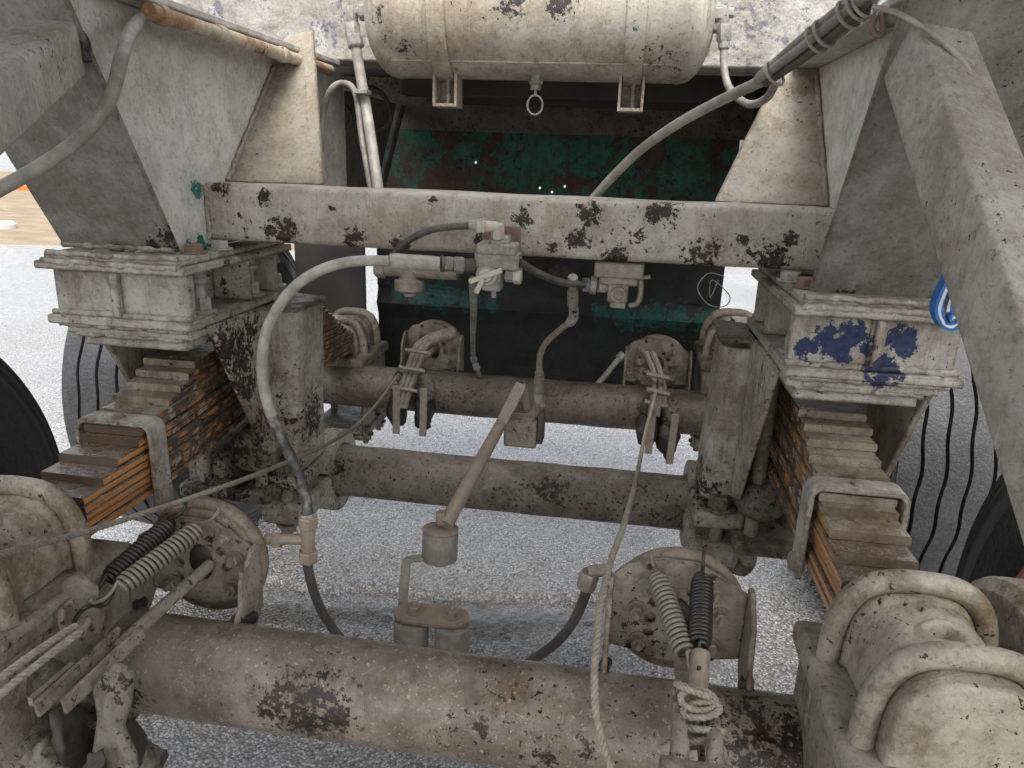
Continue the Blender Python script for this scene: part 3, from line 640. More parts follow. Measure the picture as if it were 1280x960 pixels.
# ================================================================== LEAF SPRINGS
def leafz(y):        # height of the bundle's lower reference curve
    q = (1.674-abs(y-1.674)); return q
tipY = [1.232, 1.20, 1.165, 1.130, 1.095, 1.05, 1.035, .985, .942, .898]
tipZ = [.927, .913, .900, .890, .877, .859, .848, .836, .822, .808]
for s in (-1, 1):
    t = thing('leaf_spring', (s*.595, 1.674, .7), {-1: 'left rusty leaf spring pack stepping up under the left saddle', 1: 'right rusty leaf spring pack stepping up under the right saddle'}[s], 'leaf spring')
    LT = .0136
    def zc(y, tz, ty): return tz - (.10*max(0, y-1.55)/.9 if s < 0 else .03*max(0, y-1.674)/.8)
    tops = [(ty, .928-LT*k) for k, ty in enumerate(tipY)] + [(.896, .928-LT*k) for k in range(10, 14)]
    for i, (ty, tz) in enumerate(tops):
        wob = random.uniform(-.003, .003); hw = .054 + random.uniform(-.0012, .0012); th = .0131
        n = 18; v = []; f = []
        y1 = 3.348-ty
        for k in range(n+1):
            y = ty+(y1-ty)*k/n; zt = zc(y, tz, ty); x0 = s*.595+wob-(.165*max(0, y-1.15)/1.35 if s < 0 else 0)
            ch = .0022
            for dx, dz in ((-hw, -th+ch), (-hw, -ch), (-hw+ch, 0), (hw-ch, 0), (hw, -ch), (hw, -th+ch), (hw-ch, -th), (-hw+ch, -th)):
                p = V((x0+dx, y, zt+dz)); v.append(p+V((0, (noise.noise(p*40)*.004 if k in (0, n) else 0), noise.noise(p*14)*.0012)))
        m8 = 8
        f = [[k*m8+j, k*m8+(j+1) % m8, (k+1)*m8+(j+1) % m8, (k+1)*m8+j] for k in range(n) for j in range(m8)] + [list(range(m8)), [n*m8+j for j in range(m8)]]
        o = MB().add(v, f).build('leaf', 'leaf_steel', t, ang=25)
        o.data.materials.append(MATS['leaf_painted']); o.data.materials.append(MATS['leaf_wet']); o.data.materials.append(MATS['leaf_end_shaded' if s < 0 and i >= 5 else 'leaf_side' if s > 0 and i > 5 else 'leaf_painted'])
        mi = 1 if (i < 6 or s > 0 and i < 8) else 2
        for p in o.data.polygons:
            if p.normal.z > .5: p.material_index = mi
            elif p.normal.y < -.7: p.material_index = 3
    # rebound clip
    y0 = 1.045; w2 = .062
    zt = .928-LT*5+.003
    def strip(pts, wdt, thick):
        vs = []; n = len(pts)
        for i in range(n):
            tg = (V(pts[min(i+1, n-1)])-V(pts[max(i-1, 0)])).normalized(); nr = V((tg.z, 0, -tg.x))
            for dy in (0, wdt):
                for dn in (0, thick): vs.append(V(pts[i])+V((0, dy, 0))+nr*-dn*1)
        f = []
        for i in range(n-1):
            a = i*4; b_ = a+4
            f += [[a, a+1, b_+1, b_], [a+2, b_+2, b_+3, a+3], [a, b_, b_+2, a+2], [a+1, a+3, b_+3, b_+1]]
        return vs, f + [[0, 2, 3, 1], [n*4-4, n*4-3, n*4-1, n*4-2]]
    cx = s*.595; path = [(cx-w2, y0, .715)]
    path += [(cx-w2, y0, zt-.012)] + [(cx-w2+.010*(1-cos(radians(a))), y0, zt-.012+.012*sin(radians(a))) for a in (25, 50, 75, 90)]
    path += [(2*cx-p[0], p[1], p[2]) for p in path[::-1]]
    vs, f = strip(path, .042, .009)
    c = MB().add(vs, f).build('rebound_clip', 'paint_saddle', t, bev=.002)
    MB().lathe([(.011, 0), (.011, .006), (.008, .009)], (cx, y0+.02, zt+.004), (0, 0, 1), 14).build('rivet', 'paint_saddle', c)
    xin = cx - s*w2
    MB().lathe([(.017, -.004), (.017, .014), (.012, .017)], (xin, y0+.02, .735), (-s, 0, 0), 6).build('clip_bolt', 'steel_dirty', c)

# ================================================================== AXLE TUBES
def axle(Y, Z, r, x0, x1, mat, label, name='axle_tube'):
    m = MB(); n = 60; N = 48; vs = []
    for i in range(n+1):
        xx = x0+(x1-x0)*i/n
        for k in range(N):
            a = 2*pi*k/N; p = V((xx, Y+r*cos(a), Z+r*sin(a))); vs.append(p + V((0, cos(a), sin(a)))*noise.noise(p*11)*.0022)
    m.add(vs, [[i*N+k, i*N+(k+1) % N, (i+1)*N+(k+1) % N, (i+1)*N+k] for i in range(n) for k in range(N)] + [list(range(N)), [n*N+k for k in range(N)]])
    return m.build(name, mat, ang=60, label=label, cat='axle tube')
axle(YN, AZ, .075, -.98, .90, 'axle_near', 'thick brown axle tube nearest the camera with two brake chambers on it')
axle(1.674, .532, .0655, -.66, .66, 'axle_mid', 'thinner grey middle tube between the two hangers', 'trunnion_tube')
axle(YF, AZ, .075, -1.05, .95, 'axle_far', 'dark farthest axle tube in front of the green panel')

# ================================================================== AXLE SEATS with U bolts
def seat(s, mir, label):
    fy = (lambda y: y) if not mir else (lambda y: 3.348-y)
    cx = s*.620 if not (mir and s < 0) else -.765
    t = thing('spring_clamp', (cx, fy(.85), .6), label, 'clamp', 'cast clamps over the spring ends')
    W, H, Z0, n_ = .078, .110, .708, 3.0
    def prof(a, off=0):
        ca, sa = cos(a), sin(a); return V((cx - math.copysign(abs(ca)**(2/n_), ca)*(W+off), 0, Z0 + abs(sa)**(2/n_)*(H+off)))
    NA, NY = 150, 100; ya, yb = .685, .90; vs = []
    hx, hy = cx+.004, .768
    for j in range(NY+1):
        y = ya+(yb-ya)*j/NY
        for i in range(NA+1):
            a = pi*i/NA; p = prof(a); p.y = y
            sc = 1
            e = min(y-ya, yb-y)
            q_ = 1-min(e, .008)/.008; sink = .008*(1-math.sqrt(max(0, 1-q_*q_)))
            if .76 < y < .86 : sink = .006*min(1, (y-.76)/.012, (.86-y)/.012)
            d = math.hypot((p.x-hx)/1.35, (y-hy-.02)/.95)
            if p.z > Z0+H*.6:
                if d < .0135: sink += .062*min(1, (.0135-d)/.002)
                elif d < .028: sink -= .006*(1-abs(d-.0195)/.008) if abs(d-.0195) < .008 else 0
                sink -= .006*max(0, 1-((p.x-hx)/.014)**2)*max(0, 1-((y-.835)/.04)**2)
            c = V((cx, y, Z0+.04)); dr = (c-p).normalized(); p = p + dr*sink + noise.noise_vector(p*18)*.0022
            p.y = fy(p.y); vs.append(p)
    W_ = NA+1
    fs = [[j*W_+i, j*W_+i+1, (j+1)*W_+i+1, (j+1)*W_+i] for j in range(NY) for i in range(NA)]
    fs += [list(range(W_)), [NY*W_+i for i in range(W_)]]
    MB().add(vs, fs).build('spring_cap', 'paint_cap', t, bev=.0, ang=55)
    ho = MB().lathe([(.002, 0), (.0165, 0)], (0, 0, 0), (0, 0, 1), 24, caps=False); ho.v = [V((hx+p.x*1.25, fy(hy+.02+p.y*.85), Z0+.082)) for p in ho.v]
    ho.build('hole_shade', 'black_grease', t)  # dark disc standing in for the shade deep inside the hole
    for y in (.722, .868):
        pts = [prof(pi*i/40, .0128) for i in range(41)]
        for p in pts: p.y = fy(y)
        pts = [V((pts[0].x, fy(y), .60))] + pts + [V((pts[-1].x, fy(y), .60))]
        MB().tube(pts, .0143, 16).build('u_bolt', 'paint_cap', t, ang=60)
    x0, x1 = cx-.116, cx+.116
    y_0, y_1 = sorted((fy(.65), fy(.955)))
    MB().box((x0, y_0, .672), (x1, y_1, .7085)).build('base_flange', 'paint_bracket', t, bev=.012, seg=3)
    MB().box((x0+.012, y_0+.01, .54), (x1-.012, y_1-.01, .6715)).build('base_block', 'paint_bracket', t, bev=.01)
    MB().box((x0+.006, y_0+.004, .40), (x1-.006, y_1-.004, .435)).build('clamp_plate', 'paint_cast', t, bev=.006)
    for y in (.722, .868):
        for q in (-1, 1):
            MB().tube([(cx+q*.09, fy(y), .38), (cx+q*.09, fy(y), .60)], .0145, 12).build('u_bolt_leg', 'steel_dirty', t)
            bolt(t, (cx+q*.09, fy(y), .399), (0, 0, -1), .022, .024)
    if mir and s < 0: t.location.z -= .085
    return t
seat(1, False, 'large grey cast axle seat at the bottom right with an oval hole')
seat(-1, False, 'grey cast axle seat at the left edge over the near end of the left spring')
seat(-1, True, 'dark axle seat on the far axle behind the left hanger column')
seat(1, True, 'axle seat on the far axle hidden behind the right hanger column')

# ================================================================== BRAKE CHAMBERS
def brake(cx, Yax, half, label, near, side):
    dy = Yax-YN; t = thing('brake_chamber', (cx, Yax+.1, .6), label, 'brake chamber', 'brake chambers bracketed on the axles')
    yb = Yax+.105; zc = .645
    # bracket plate with holes
    xl, xr = cx-half, cx+half
    zt = .698 if cx < 0 and near else .717
    out = [(xl, .585), (xl, zt-.008), (xl+.02, zt+.012), (cx-.03, zt+.026), (cx+.025, zt+.024), (xr-.025, zt-.004), (xr, zt-.02), (xr, .585)]
    low = [(cx+half*.55, .578), (cx+half*.2, .567), (cx-half*.2, .567), (cx-half*.55, .578)]
    hs_ = [circ(cx+a, b_, r, 10) for a, b_, r in ((-.036, .668, .0085), (-.04, .640, .009), (-.042, .612, .007), (.036, .668, .0075), (.044, .64, .008), (-.045, zt+.012, .006), (.045, zt+.004, .006), (.018, .69, .006))]
    hs_.append([(cx+.024*cos(2*pi*i/16)*.9, .645+.034*sin(2*pi*i/16)) for i in range(16)])
    MB().plate(out+low, hs_, lambda a, b_: (a, yb, b_), (0, .009, 0)).build('bracket_plate', 'paint_bracket', t, bev=.001)
    for xx, q in ((xl, -1), (xr, 1)):
        x0, x1 = (xx-.009, xx-.0005) if q < 0 else (xx+.0005, xx+.009)
        MB().prism([(x0, yb+.009, zt-.01), (x0, yb+.009, .575), (x0, yb-.02, .545), (x0, yb-.085, .58), (x0, yb-.062, .61), (x0, yb-.050, .67), (x0, yb-.040, zt-.035), (x0, yb-.01, zt-.008)], (x1-x0, 0, 0)).build('leg', 'paint_bracket', t, bev=.002)
        weld(t, [(x0, yb-.07, .588), (x1, yb-.03, .573)], .011, 'black_grease')
    # chamber, axis along Y behind the plate
    R = .100
    ch = MB().lathe([(.05, .0), (.088, .0), (.094, .008), (.094, .024), (.085, .05), (.05, .06)], (cx, yb+.012, zc), (0, 1, 0), 56).build('chamber', 'paint_disc', t, bev=.003)
    MB().lathe([(R-.009, .004), (R-.003, .001), (R+.002, .003), (R+.006, .010), (R+.006, .018), (R+.002, .026), (R-.008, .027)], (cx, yb+.012, zc), (0, 1, 0), 64).build('clamp_ring', 'paint_disc', t, ang=70)
    for a, b_ in ((-.052, .695), (.052, .70), (-.055, .600), (.056, .605), (-.062, .655), (.064, .66)):
        bolt(t, (cx+a, yb, b_), (0, -1, 0), .0105, .016, 'steel_dirty')
    MB().lathe([(.030, 0), (.030, .006), (.022, .012)], (cx, yb+.012, .645), (0, -1, 0), 20).build('gland', 'black_grease', t)
    return t
bl = brake(-.435, YN, .094, 'left brake chamber on the near axle, its pushrod slanting down left', True, -1)
br = brake(.352, YN, .100, 'right brake chamber on the near axle behind a bracket with upright springs', True, 1)
fl = brake(-.425, YF, .100, 'far left brake chamber on the farthest axle, rope tied at its side', False, -1)
frr = brake(.372, YF, .105, 'far right brake chamber on the farthest axle, rope hanging down its front', False, 1)
# push rods
MB().tube(PP([(262, 706, 1.0), (205, 757, .88), (150, 808, .775)]), .0098, 14).build('push_rod', 'paint_bracket', bl)
a, b_ = PY(165, 790, .80), PY(62, 886, .66)
fr0 = frames([a, b_])[0]
def flatbar(a, b_, w1, th, upv=(0, 0, 1)):
    a, b_ = V(a), V(b_); t_ = (b_-a).normalized(); n_ = (V(upv)-t_*V(upv).dot(t_)).normalized(); c_ = t_.cross(n_)
    return [a+n_*w1+c_*th, a-n_*w1+c_*th, a-n_*w1-c_*th, a+n_*w1-c_*th, b_+n_*w1+c_*th, b_-n_*w1+c_*th, b_-n_*w1-c_*th, b_+n_*w1-c_*th]
for off in (-.014, .014):
    MB().hexa([p+V((off, off*.4, 0)) for p in flatbar(a, b_, .012, .003)]).build('clevis_fork', 'paint_bracket', bl, bev=.002)
MB().tube(PP([(850, 800, 1.0), (852, 840, .90), (856, 880, .80)]), .0098, 14).build('push_rod', 'paint_bracket', br)
a, b_ = PY(856, 870, .82), PY(862, 990, .70)
for off in (-.016, .016): MB().hexa([p+V((off, 0, 0)) for p in flatbar(a, b_, .012, .003, (0, 1, 0))]).build('clevis_fork', 'paint_bracket', br, bev=.002)
for q, u in ((br, 0),):
    MB().tube([PY(846, 930, .76), PY(882, 930, .76)], .007, 12).build('clevis_pin', 'steel_dirty', q); MB().tube([PY(846, 905, .79), PY(882, 905, .79)], .007, 12).build('clevis_pin', 'steel_dirty', q)
# far push rods
MB().tube([(-.425, YF+.10, .645), (-.455, YF-.02, .615), (-.475, YF-.09, .59)], .011, 12).build('push_rod', 'paint_bracket', fl)
MB().tube([(.372, YF+.10, .645), (.395, YF-.02, .60), (.40, YF-.09, .55)], .011, 12).build('push_rod', 'paint_bracket', frr)

# slack adjusters (brake levers) below the push rods
def lever(label, pts, wd, boss, mat='paint_cast', rbs=.03, grease=True):
    t = thing('brake_lever', pts[0], label, 'brake lever')
    pts = [V(p) for p in pts]
    for off in ((-wd, wd) if True else (0,)):
        n = len(pts); m = MB(); 
        rr = [.016 + .010*i/(n-1) for i in range(n)]
        m.tube(crm([p+V((off, 0, 0)) for p in pts], 6), [.007+.006*i/((n-1)*6) for i in range((n-1)*6+1)], 10, wob=.35); m.build('arm', mat, t, ang=60)
    p = pts[-1]
    MB().tube([p+V((-wd-.02, 0, 0)), p+V((-wd*.3, 0, 0)), p+V((wd+.02, 0, 0))], rbs, 20, wob=.3).build('boss', boss, t, bev=.003, ang=50)
    MB().tube([p+V((-wd-.03, 0, 0)), p+V((wd+.035, 0, 0))], rbs*.45, 8).build('spline_shaft', 'steel_dirty', t)
    return t
t = thing('brake_lever', PY(130, 900, .68), 'greasy pale brake lever at the bottom left corner below the clevis', 'brake lever')
MB().prism(PP([(138, 832, .70), (160, 846, .70), (156, 885, .69), (146, 915, .68), (160, 950, .67), (170, 1010, .66), (95, 1010, .66), (112, 950, .67), (118, 900, .69), (112, 860, .70)]), (.004, .016, 0)).build('arm', 'paint_cast', t, bev=.006)
for u, v, Y, r, mt in ((158, 935, .74, (.022, .03, .05), 'black_grease'), (178, 965, .75, (.018, .03, .045), 'paint_cast'), (92, 930, .70, (.016, .03, .055), 'black_grease'), (72, 960, .69, (.03, .04, .04), 'paint_cast'), (100, 868, .74, (.014, .02, .026), 'paint_cast'), (122, 965, .655, (.014, .012, .03), 'black_grease')):
    lumpy(t, PY(u, v, Y), r, mt)
for sd_, px_, lab in ((0, ((497, 512), (530, 515)), 'black greasy brake lever hanging under the far axle on the left'), (1, ((809, 535), (835, 548)), 'black greasy brake lever hanging under the far axle on the right')):
    t = thing('brake_lever', PY(*px_[0], 2.3), lab, 'brake lever')
    for k, (u, v) in enumerate(px_):
        p = PY(u, v, 2.31); lumpy(t, p, (.036, .04, .062)); lumpy(t, p+V((.004, .0, .075)), (.026, .03, .06), 'paint_cast', 'arm')
        MB().hexa(flatbar(p+V((.012, -.045, .10)), p+V((.008, -.045, -.07)), .012, .005, (1, 0, 0))).build('side_bar', 'steel_dirty', t, bev=.002)
lever('brake lever below the springs at the bottom of the near right chamber', [PY(868, 885, .79), PY(872, 930, .72), PY(870, 990, .67)], .02, 'paint_bracket', 'paint_bracket', .03)
# camshaft bracket with holes at lower left, white ear plates
t = thing('lever_guide', PY(95, 800, .74), 'pale drilled guide plate beside the left axle seat where the ropes are hooked', 'guide plate')
o2 = [(75, 730), (95, 715), (118, 735), (128, 790), (122, 820), (98, 832), (78, 800)]
MB().plate([(u, -v) for u, v in o2], [circ(113, -785, 5, 10), circ(116, -810, 5, 10)], lambda u, v: PY(u, -v, .80+.0004*(u-75)), (0, .008, 0)).build('guide_plate', 'paint_bracket', t, bev=.001)
MB().box(PY(20, 870, .72), PY(90, 850, .74)).build('foot_bar', 'paint_cast', t, bev=.003)
t2 = thing('cam_bracket', PY(30, 900, .7), 'rough brown bracket under the left axle seat at the bottom left corner', 'bracket')
m = MB()
for j, (u, v, r) in enumerate(((20, 905, .05), (70, 850, .03), (-20, 840, .05), (130, 940, .045), (45, 945, .04))):
    p = PY(u, v, .74)
    mm = MB(); vs = []; A_, B_ = 10, 16
    for i in range(A_+1):
        ph = -pi/2+pi*i/A_
        for k in range(B_): th = 2*pi*k/B_; q = p+V((cos(ph)*cos(th)*r*1.2, cos(ph)*sin(th)*r, sin(ph)*r*.8)); vs.append(q+noise.noise_vector(q*28)*.014)
    mm.add(vs, [[i*B_+k, i*B_+(k+1) % B_, (i+1)*B_+(k+1) % B_, (i+1)*B_+k] for i in range(A_) for k in range(B_)]).build('casting', 'paint_cast' if j != 2 else 'black_grease', t2, ang=80)
t3 = thing('lever_bar', PY(60, 800, .7), 'thin rusty flat bar slanting beside the ropes at the bottom left', 'bar')
MB().hexa(flatbar(PY(92, 832, .74), PY(38, 878, .67), .006, .004)).build('bar', 'steel_dirty', t3, bev=.001)

# ================================================================== RETURN SPRINGS
def spring(label, a, b_, mat, R=.0135, turns=19, hook=.022):
    a, b_ = V(a), V(b_); t = thing('return_spring', a, label, 'coil spring', 'brake return springs on the near axle'); d_ = (b_-a).normalized()
    MB().coil(a, b_, R, .0031, turns).build('coil', mat, t, ang=80)
    for p, q, e in ((a, -1, R*.4), (b_, 1, R*.4)):
        up_ = frames([a, b_])[0][2]
        pts = [p+up_*R*.75, p+d_*q*hook*.4+up_*R*.3, p+d_*q*hook, p+d_*q*hook*1.7+up_*.004, p+d_*q*hook*1.9+up_*.012]
        MB().tube(crm(pts, 5), .0028, 7).build('hook', mat, t, ang=80)
spring('left light grey coil spring on the near right brake chamber', PY(822, 722, .985), PY(857, 820, .86), 'spring_light', .0135, 17)
spring('right dark coil spring on the near right brake chamber', PY(878, 722, .985), PY(874, 808, .87), 'spring_dark', .0135, 19)
spring('light grey coil spring on the near left brake chamber, nearest the pushrod', PY(250, 660, .97), PY(150, 734, .84), 'spring_light', .0135, 18)
spring('dark coil spring on the near left brake chamber, behind the light one', PY(212, 655, .99), PY(136, 724, .87), 'spring_dark', .0135, 19)

# ================================================================== AIR TANK
t = thing('air_tank', (0, 1.72, 1.60), 'cream cylindrical air tank strapped under the transverse beam', 'air tank')
TY, TZ, TR = 1.72, 1.607, .128
xa, xb = PY(463, 40, TY).x, PY(893, 40, TY).x
prof = [(.004, 0)] + [(TR*sin(radians(a)), .062*(1-cos(radians(a)))) for a in range(8, 90, 8)] + [(TR, .062), (TR+.001, .066), (TR+.0015, .070), (TR, .074)]
L_ = xb-xa
prof += [(TR, L_*q) for q in (.25, .5, .75)] + [(r, L_-h) for r, h in prof[::-1]]
MB().lathe(prof, (xa, TY, TZ), (1, 0, 0), 72).build('shell', 'paint_tank', t, ang=50)
a = radians(232); sy, sz = TY+TR*cos(a), TZ+TR*sin(a)
weld(t, [(xa+.07, sy, sz), (xb-.07, sy, sz)], .0028, 'paint_tank', 'seam')
for u, uu in ((548, 568), (793, 783)):
    xs = PY(u, 60, TY-.1).x
    pts = [(xs, TY+(TR+.003)*cos(radians(q)), TZ+(TR+.003)*sin(radians(q))) for q in range(60, 301, 8)]
    vs = []
    for p in pts: vs += [V(p)+V((-.019, 0, 0)), V(p)+V((.019, 0, 0))]
    m = MB(); n = len(pts); c = V((xs, TY, TZ)); vo = [c+V((p.x-xs, (p.y-c.y)*1.035, (p.z-c.z)*1.035)) + V(((p.x-xs)*.0, 0, 0)) for p in vs]
    f = [[2*i, 2*i+1, 2*i+3, 2*i+2] for i in range(n-1)] + [[2*i+2*n, 2*i+2+2*n, 2*i+3+2*n, 2*i+1+2*n] for i in range(n-1)]
    f += [[2*i, 2*i+2, 2*i+2+2*n, 2*i+2*n] for i in range(n-1)] + [[2*i+1, 2*i+1+2*n, 2*i+3+2*n, 2*i+3] for i in range(n-1)] + [[0, 2*n, 2*n+1, 1], [2*n-2, 2*n-1, 4*n-1, 4*n-2]]
    m.add(vs+vo, f).build('strap', 'paint_tank', t, bev=.001)
    # channel lug under the tank
    lz0, lz1 = 1.418, 1.49
    yb = TY-.045
    br_ = MB().box((xs-.027, yb, lz0), (xs-.021, yb+.06, lz1)).box((xs+.021, yb, lz0), (xs+.027, yb+.06, lz1)).box((xs-.0209, yb+.054, lz0), (xs+.0209, yb+.06, lz1)).box((xs-.0209, yb, lz0), (xs+.0209, yb+.0535, lz0+.007)).build('lug', 'paint_tank', t, bev=.001)
    MB().tube([(xs+.004, yb+.022, lz0+.007), (xs+.004, yb+.022, lz1+.01)], .006, 10).build('strap_bolt', 'paint_fitting', t)
p = V((PY(670, 100, TY-.03).x, TY-.03, TZ-TR))
dv = MB().lathe([(.016, .01), (.016, -.008), (.012, -.012), (.012, -.022)], p, (0, 0, 1), 6).build('drain_valve', 'paint_fitting', t, bev=.001)
rg = [p+V((.0165*sin(radians(q)), 0, -.052+.02*cos(radians(q)))) for q in range(0, 360, 15)]
MB().tube(rg, .0022, 8, closed=True).tube([p+V((0, 0, -.02)), p+V((0, 0, -.034))], .003, 8).build('pull_ring', 'hose_white', t, ang=80)
# end fittings
for pts, r in (([(468, 14, 1.66), (438, 15, 1.66)], .010),):
    MB().tube(PP(pts), r, 6).build('fitting', 'paint_fitting', t, bev=.001)
def nut(parent, a, b_, r, mat='paint_fitting', name='nut', seg=6):
    a, b_ = V(a), V(b_); d_ = b_-a; return MB().lathe([(r*.9, 0), (r, d_.length*.12), (r, d_.length*.88), (r*.9, d_.length)], a, d_, seg).build(name, mat, parent, ang=25)
nut(t, PY(462, 15, 1.66), PY(450, 15, 1.66), .018); nut(t, PY(440, 8, 1.66), PY(440, 30, 1.66), .013, seg=12); nut(t, PY(440, 30, 1.66), PY(442, 50, 1.65), .017)
nut(t, PY(890, 18, 1.68), PY(903, 18, 1.68), .018); nut(t, PY(903, 8, 1.68), PY(903, 30, 1.68), .014, seg=12); nut(t, PY(905, 30, 1.67), PY(905, 52, 1.67), .015); nut(t, PY(905, 16, 1.68), PY(917, 16, 1.68), .010); nut(t, PY(890, 34, 1.68), PY(903, 34, 1.68), .012)

# ================================================================== HOSES
def hose(name, pts, r, mat, label, cat='hose', ferr=(), n=10, twist=False, fm='paint_fitting', seg=12, split=None):
    P_ = PP(pts); t = thing(name, P_[0], label, cat)
    c = crm(P_, n); rr = r
    if split:
        k = int(split*(len(c)-1)); MB().tube(c[k:], rr*.985, seg).build('worn_tube', 'hose_worn', t, ang=60); MB().tube(c[:k+1], rr, seg).build('tube', mat, t, ang=60)
    else: MB().tube(c, rr, seg).build('tube', mat, t, ang=60)
    for i in ferr:
        k = int(i*(len(c)-1)); k = min(max(k, 0), len(c)-2); d_ = (c[k+1]-c[k]).normalized()
        nut(t, c[k]-d_*.012, c[k]+d_*.012, r*1.55, fm, 'ferrule', 10)
    return t
hose('air_hose', [(-30, 252, .86), (0, 236, .88), (55, 205, .93), (108, 165, .98), (138, 122, 1.0), (152, 72, 1.02), (166, 34, 1.08), (190, 13, 1.17)], .0095, 'hose_grey', 'thick grey hose looping over the left front plate at the top left')
hose('air_hose', [(444, 52, 1.65), (450, 90, 1.64), (460, 150, 1.6), (474, 245, 1.5)], .0115, 'hose_white', 'thick cream hose hanging from the left end of the air tank', ferr=(0,))
h = hose('air_hose', [(401, 190, 1.66), (403, 150, 1.66), (412, 115, 1.64), (428, 104, 1.64), (444, 116, 1.62), (452, 170, 1.59), (465, 245, 1.52)], .0068, 'hose_grey', 'thin grey hose looped beside the cream hose left of the tank')
MB().box(PY(443, 112, 1.605)+V((0, -.012, 0)), PY(462, 118, 1.61)+V((0, .012, 0))).build('hose_tie', 'paint_fitting', h, bev=.001)
hose('air_hose', [(905, 50, 1.67), (905, 85, 1.66), (913, 112, 1.63), (935, 130, 1.58), (958, 123, 1.5), (972, 98, 1.4)], .0075, 'hose_grey', 'thin blue grey hose looping from the right end of the air tank', ferr=(0.02,))
hose('air_hose', [(738, 252, 1.46), (765, 222, 1.44), (800, 188, 1.40), (845, 156, 1.34), (900, 126, 1.28), (960, 97, 1.2), (1010, 66, 1.13), (1060, 30, 1.07), (1095, -8, 1.03)], .0085, 'hose_grey', 'grey hose sweeping from behind the crossbeam up to the right frame corner')
t = thing('cable_bundle', PY(1000, 70, 1.12), 'bundle of tied grey cables running up to the top right corner', 'cable bundle')
for k, (dx, dy) in enumerate(((-6, -10), (5, -4), (2, 8), (-9, 2))):
    MB().tube(crm(PP([(955+dx, 100+dy*.4, 1.195), (1005+dx, 62+dy, 1.12), (1055+dx, 22+dy, 1.06), (1092+dx*.5, -10+dy, 1.02)]), 8), .0065, 10).build('cable', ('hose_grey', 'hose_white', 'rubber_hose', 'hose_grey')[k], t)
for u, v, Y in ((968, 92, 1.17), (1020, 50, 1.09), (1030, 42, 1.085), (1060, 18, 1.055), (1072, 8, 1.045), (1080, 4, 1.04)):
    p = PY(u, v, Y); c0 = PY(u+10, v-8, Y-.012)-p; c0.normalize(); n1 = c0.cross(V((0, 1, 0))).normalized(); n2 = c0.cross(n1)
    MB().tube([p+(n1*cos(a)+n2*sin(a))*.0185+c0*.004*sin(a) for a in [2*pi*i/18 for i in range(18)]], .0022, 6, closed=True).build('wire_tie', 'hose_white', t)
MB().tube(crm(PP([(1094, 20, 1.02), (1090, 35, 1.02), (1097, 44, 1.02), (1104, 36, 1.02), (1102, 14, 1.02)]), 6), .004, 8).build('hook', 'red_rust', t)
hose('conduit_pipe', [(1105, 24, 1.03), (1160, 18, 1.02), (1220, 13, 1.0), (1330, 4, .98)], .0105, 'hose_grey', 'grey and blue painted conduit across the top right corner', 'pipe', n=6)
hose('wire', [(1090, 8, .97), (1125, 18, .965), (1165, 42, .96), (1195, 68, .95), (1210, 88, .94), (1218, 118, .93)], .0032, 'hose_white', 'thin white wire hanging over the top of the right brace', 'wire')
hose('air_hose', [(486, 326, 1.215), (440, 327, 1.20), (400, 338, 1.17), (365, 362, 1.14), (338, 402, 1.12), (328, 445, 1.11), (331, 490, 1.10), (348, 540, 1.09), (368, 580, 1.08), (382, 620, 1.07), (386, 655, 1.06)], .0092, 'hose_white', 'long pale hose curving down from the relay valve past the left hanger', ferr=(0.99,), split=.66)
h = hose('air_hose', [(384, 690, 1.06), (386, 715, 1.07), (396, 750, 1.09), (412, 780, 1.1), (440, 815, 1.1)], .0085, 'rubber_hose', 'black hose below the brass tee beside the near left brake chamber')
p = [PY(385, v, 1.06) for v in (645, 660, 672, 688, 702)]
nut(h, p[0], p[1], .017, 'rod_tan'); nut(h, p[1], p[3], .012, 'rod_tan', 'tee', 12); nut(h, p[3], p[4], .017, 'rod_tan'); nut(h, PY(332, 674, 1.055), PY(380, 674, 1.06), .0095, 'rod_tan', 'tee_branch', 12); nut(h, PY(352, 675, 1.06), PY(341, 675, 1.058), .015, 'rod_tan')
hose('air_hose', [(488, 322, 1.27), (510, 301, 1.27), (545, 286, 1.265), (602, 281, 1.25)], .0062, 'rubber_hose', 'short black hose arching over the left port of the relay valve', ferr=(.98,))
hose('air_hose', [(650, 328, 1.27), (672, 341, 1.29), (700, 352, 1.31), (732, 356, 1.33)], .0068, 'rubber_hose', 'black hose linking the relay valve to the right valve')
hose('air_hose', [(591, 350, 1.3), (592, 390, 1.5), (591, 425, 2.1), (592, 448, 2.36), (596, 460, 2.37), (604, 480, 2.45)], .0075, 'hose_grey', 'thin hose dropping from the relay valve to the far left brake chamber', ferr=(.62, .78))
h = hose('air_pipe', [(716, 352, 1.33), (716, 375, 1.36), (716, 398, 1.4), (700, 412, 1.42), (683, 428, 1.45), (675, 445, 1.48), (674, 470, 1.5), (672, 515, 1.54)], .0062, 'steel_dirty', 'bent steel pipe dropping from the right valve to the sensor box', 'pipe', ferr=(0.0, .14, .24, .30, .86, .9, .95))
nut(h, PY(716, 362, 1.345), PY(716, 382, 1.37), .0105, 'steel_dirty', 'ferrule', 12); nut(h, PY(674, 470, 1.5), PY(673, 498, 1.53), .011, 'steel_dirty', 'ferrule', 12)
h = hose('air_hose', [(746, 712, 1.06), (736, 722, 1.06), (731, 745, 1.07), (716, 778, 1.1), (692, 806, 1.12), (655, 832, 1.15)], .0088, 'rubber_hose', 'black hose leaving the left side of the near right brake chamber')
nut(h, PY(732, 735, 1.06), PY(738, 715, 1.06), .016, 'steel_dirty', 'elbow', 10); nut(h, PY(736, 714, 1.06), PY(764, 713, 1.06), .010, 'steel_dirty', 'stub', 12)
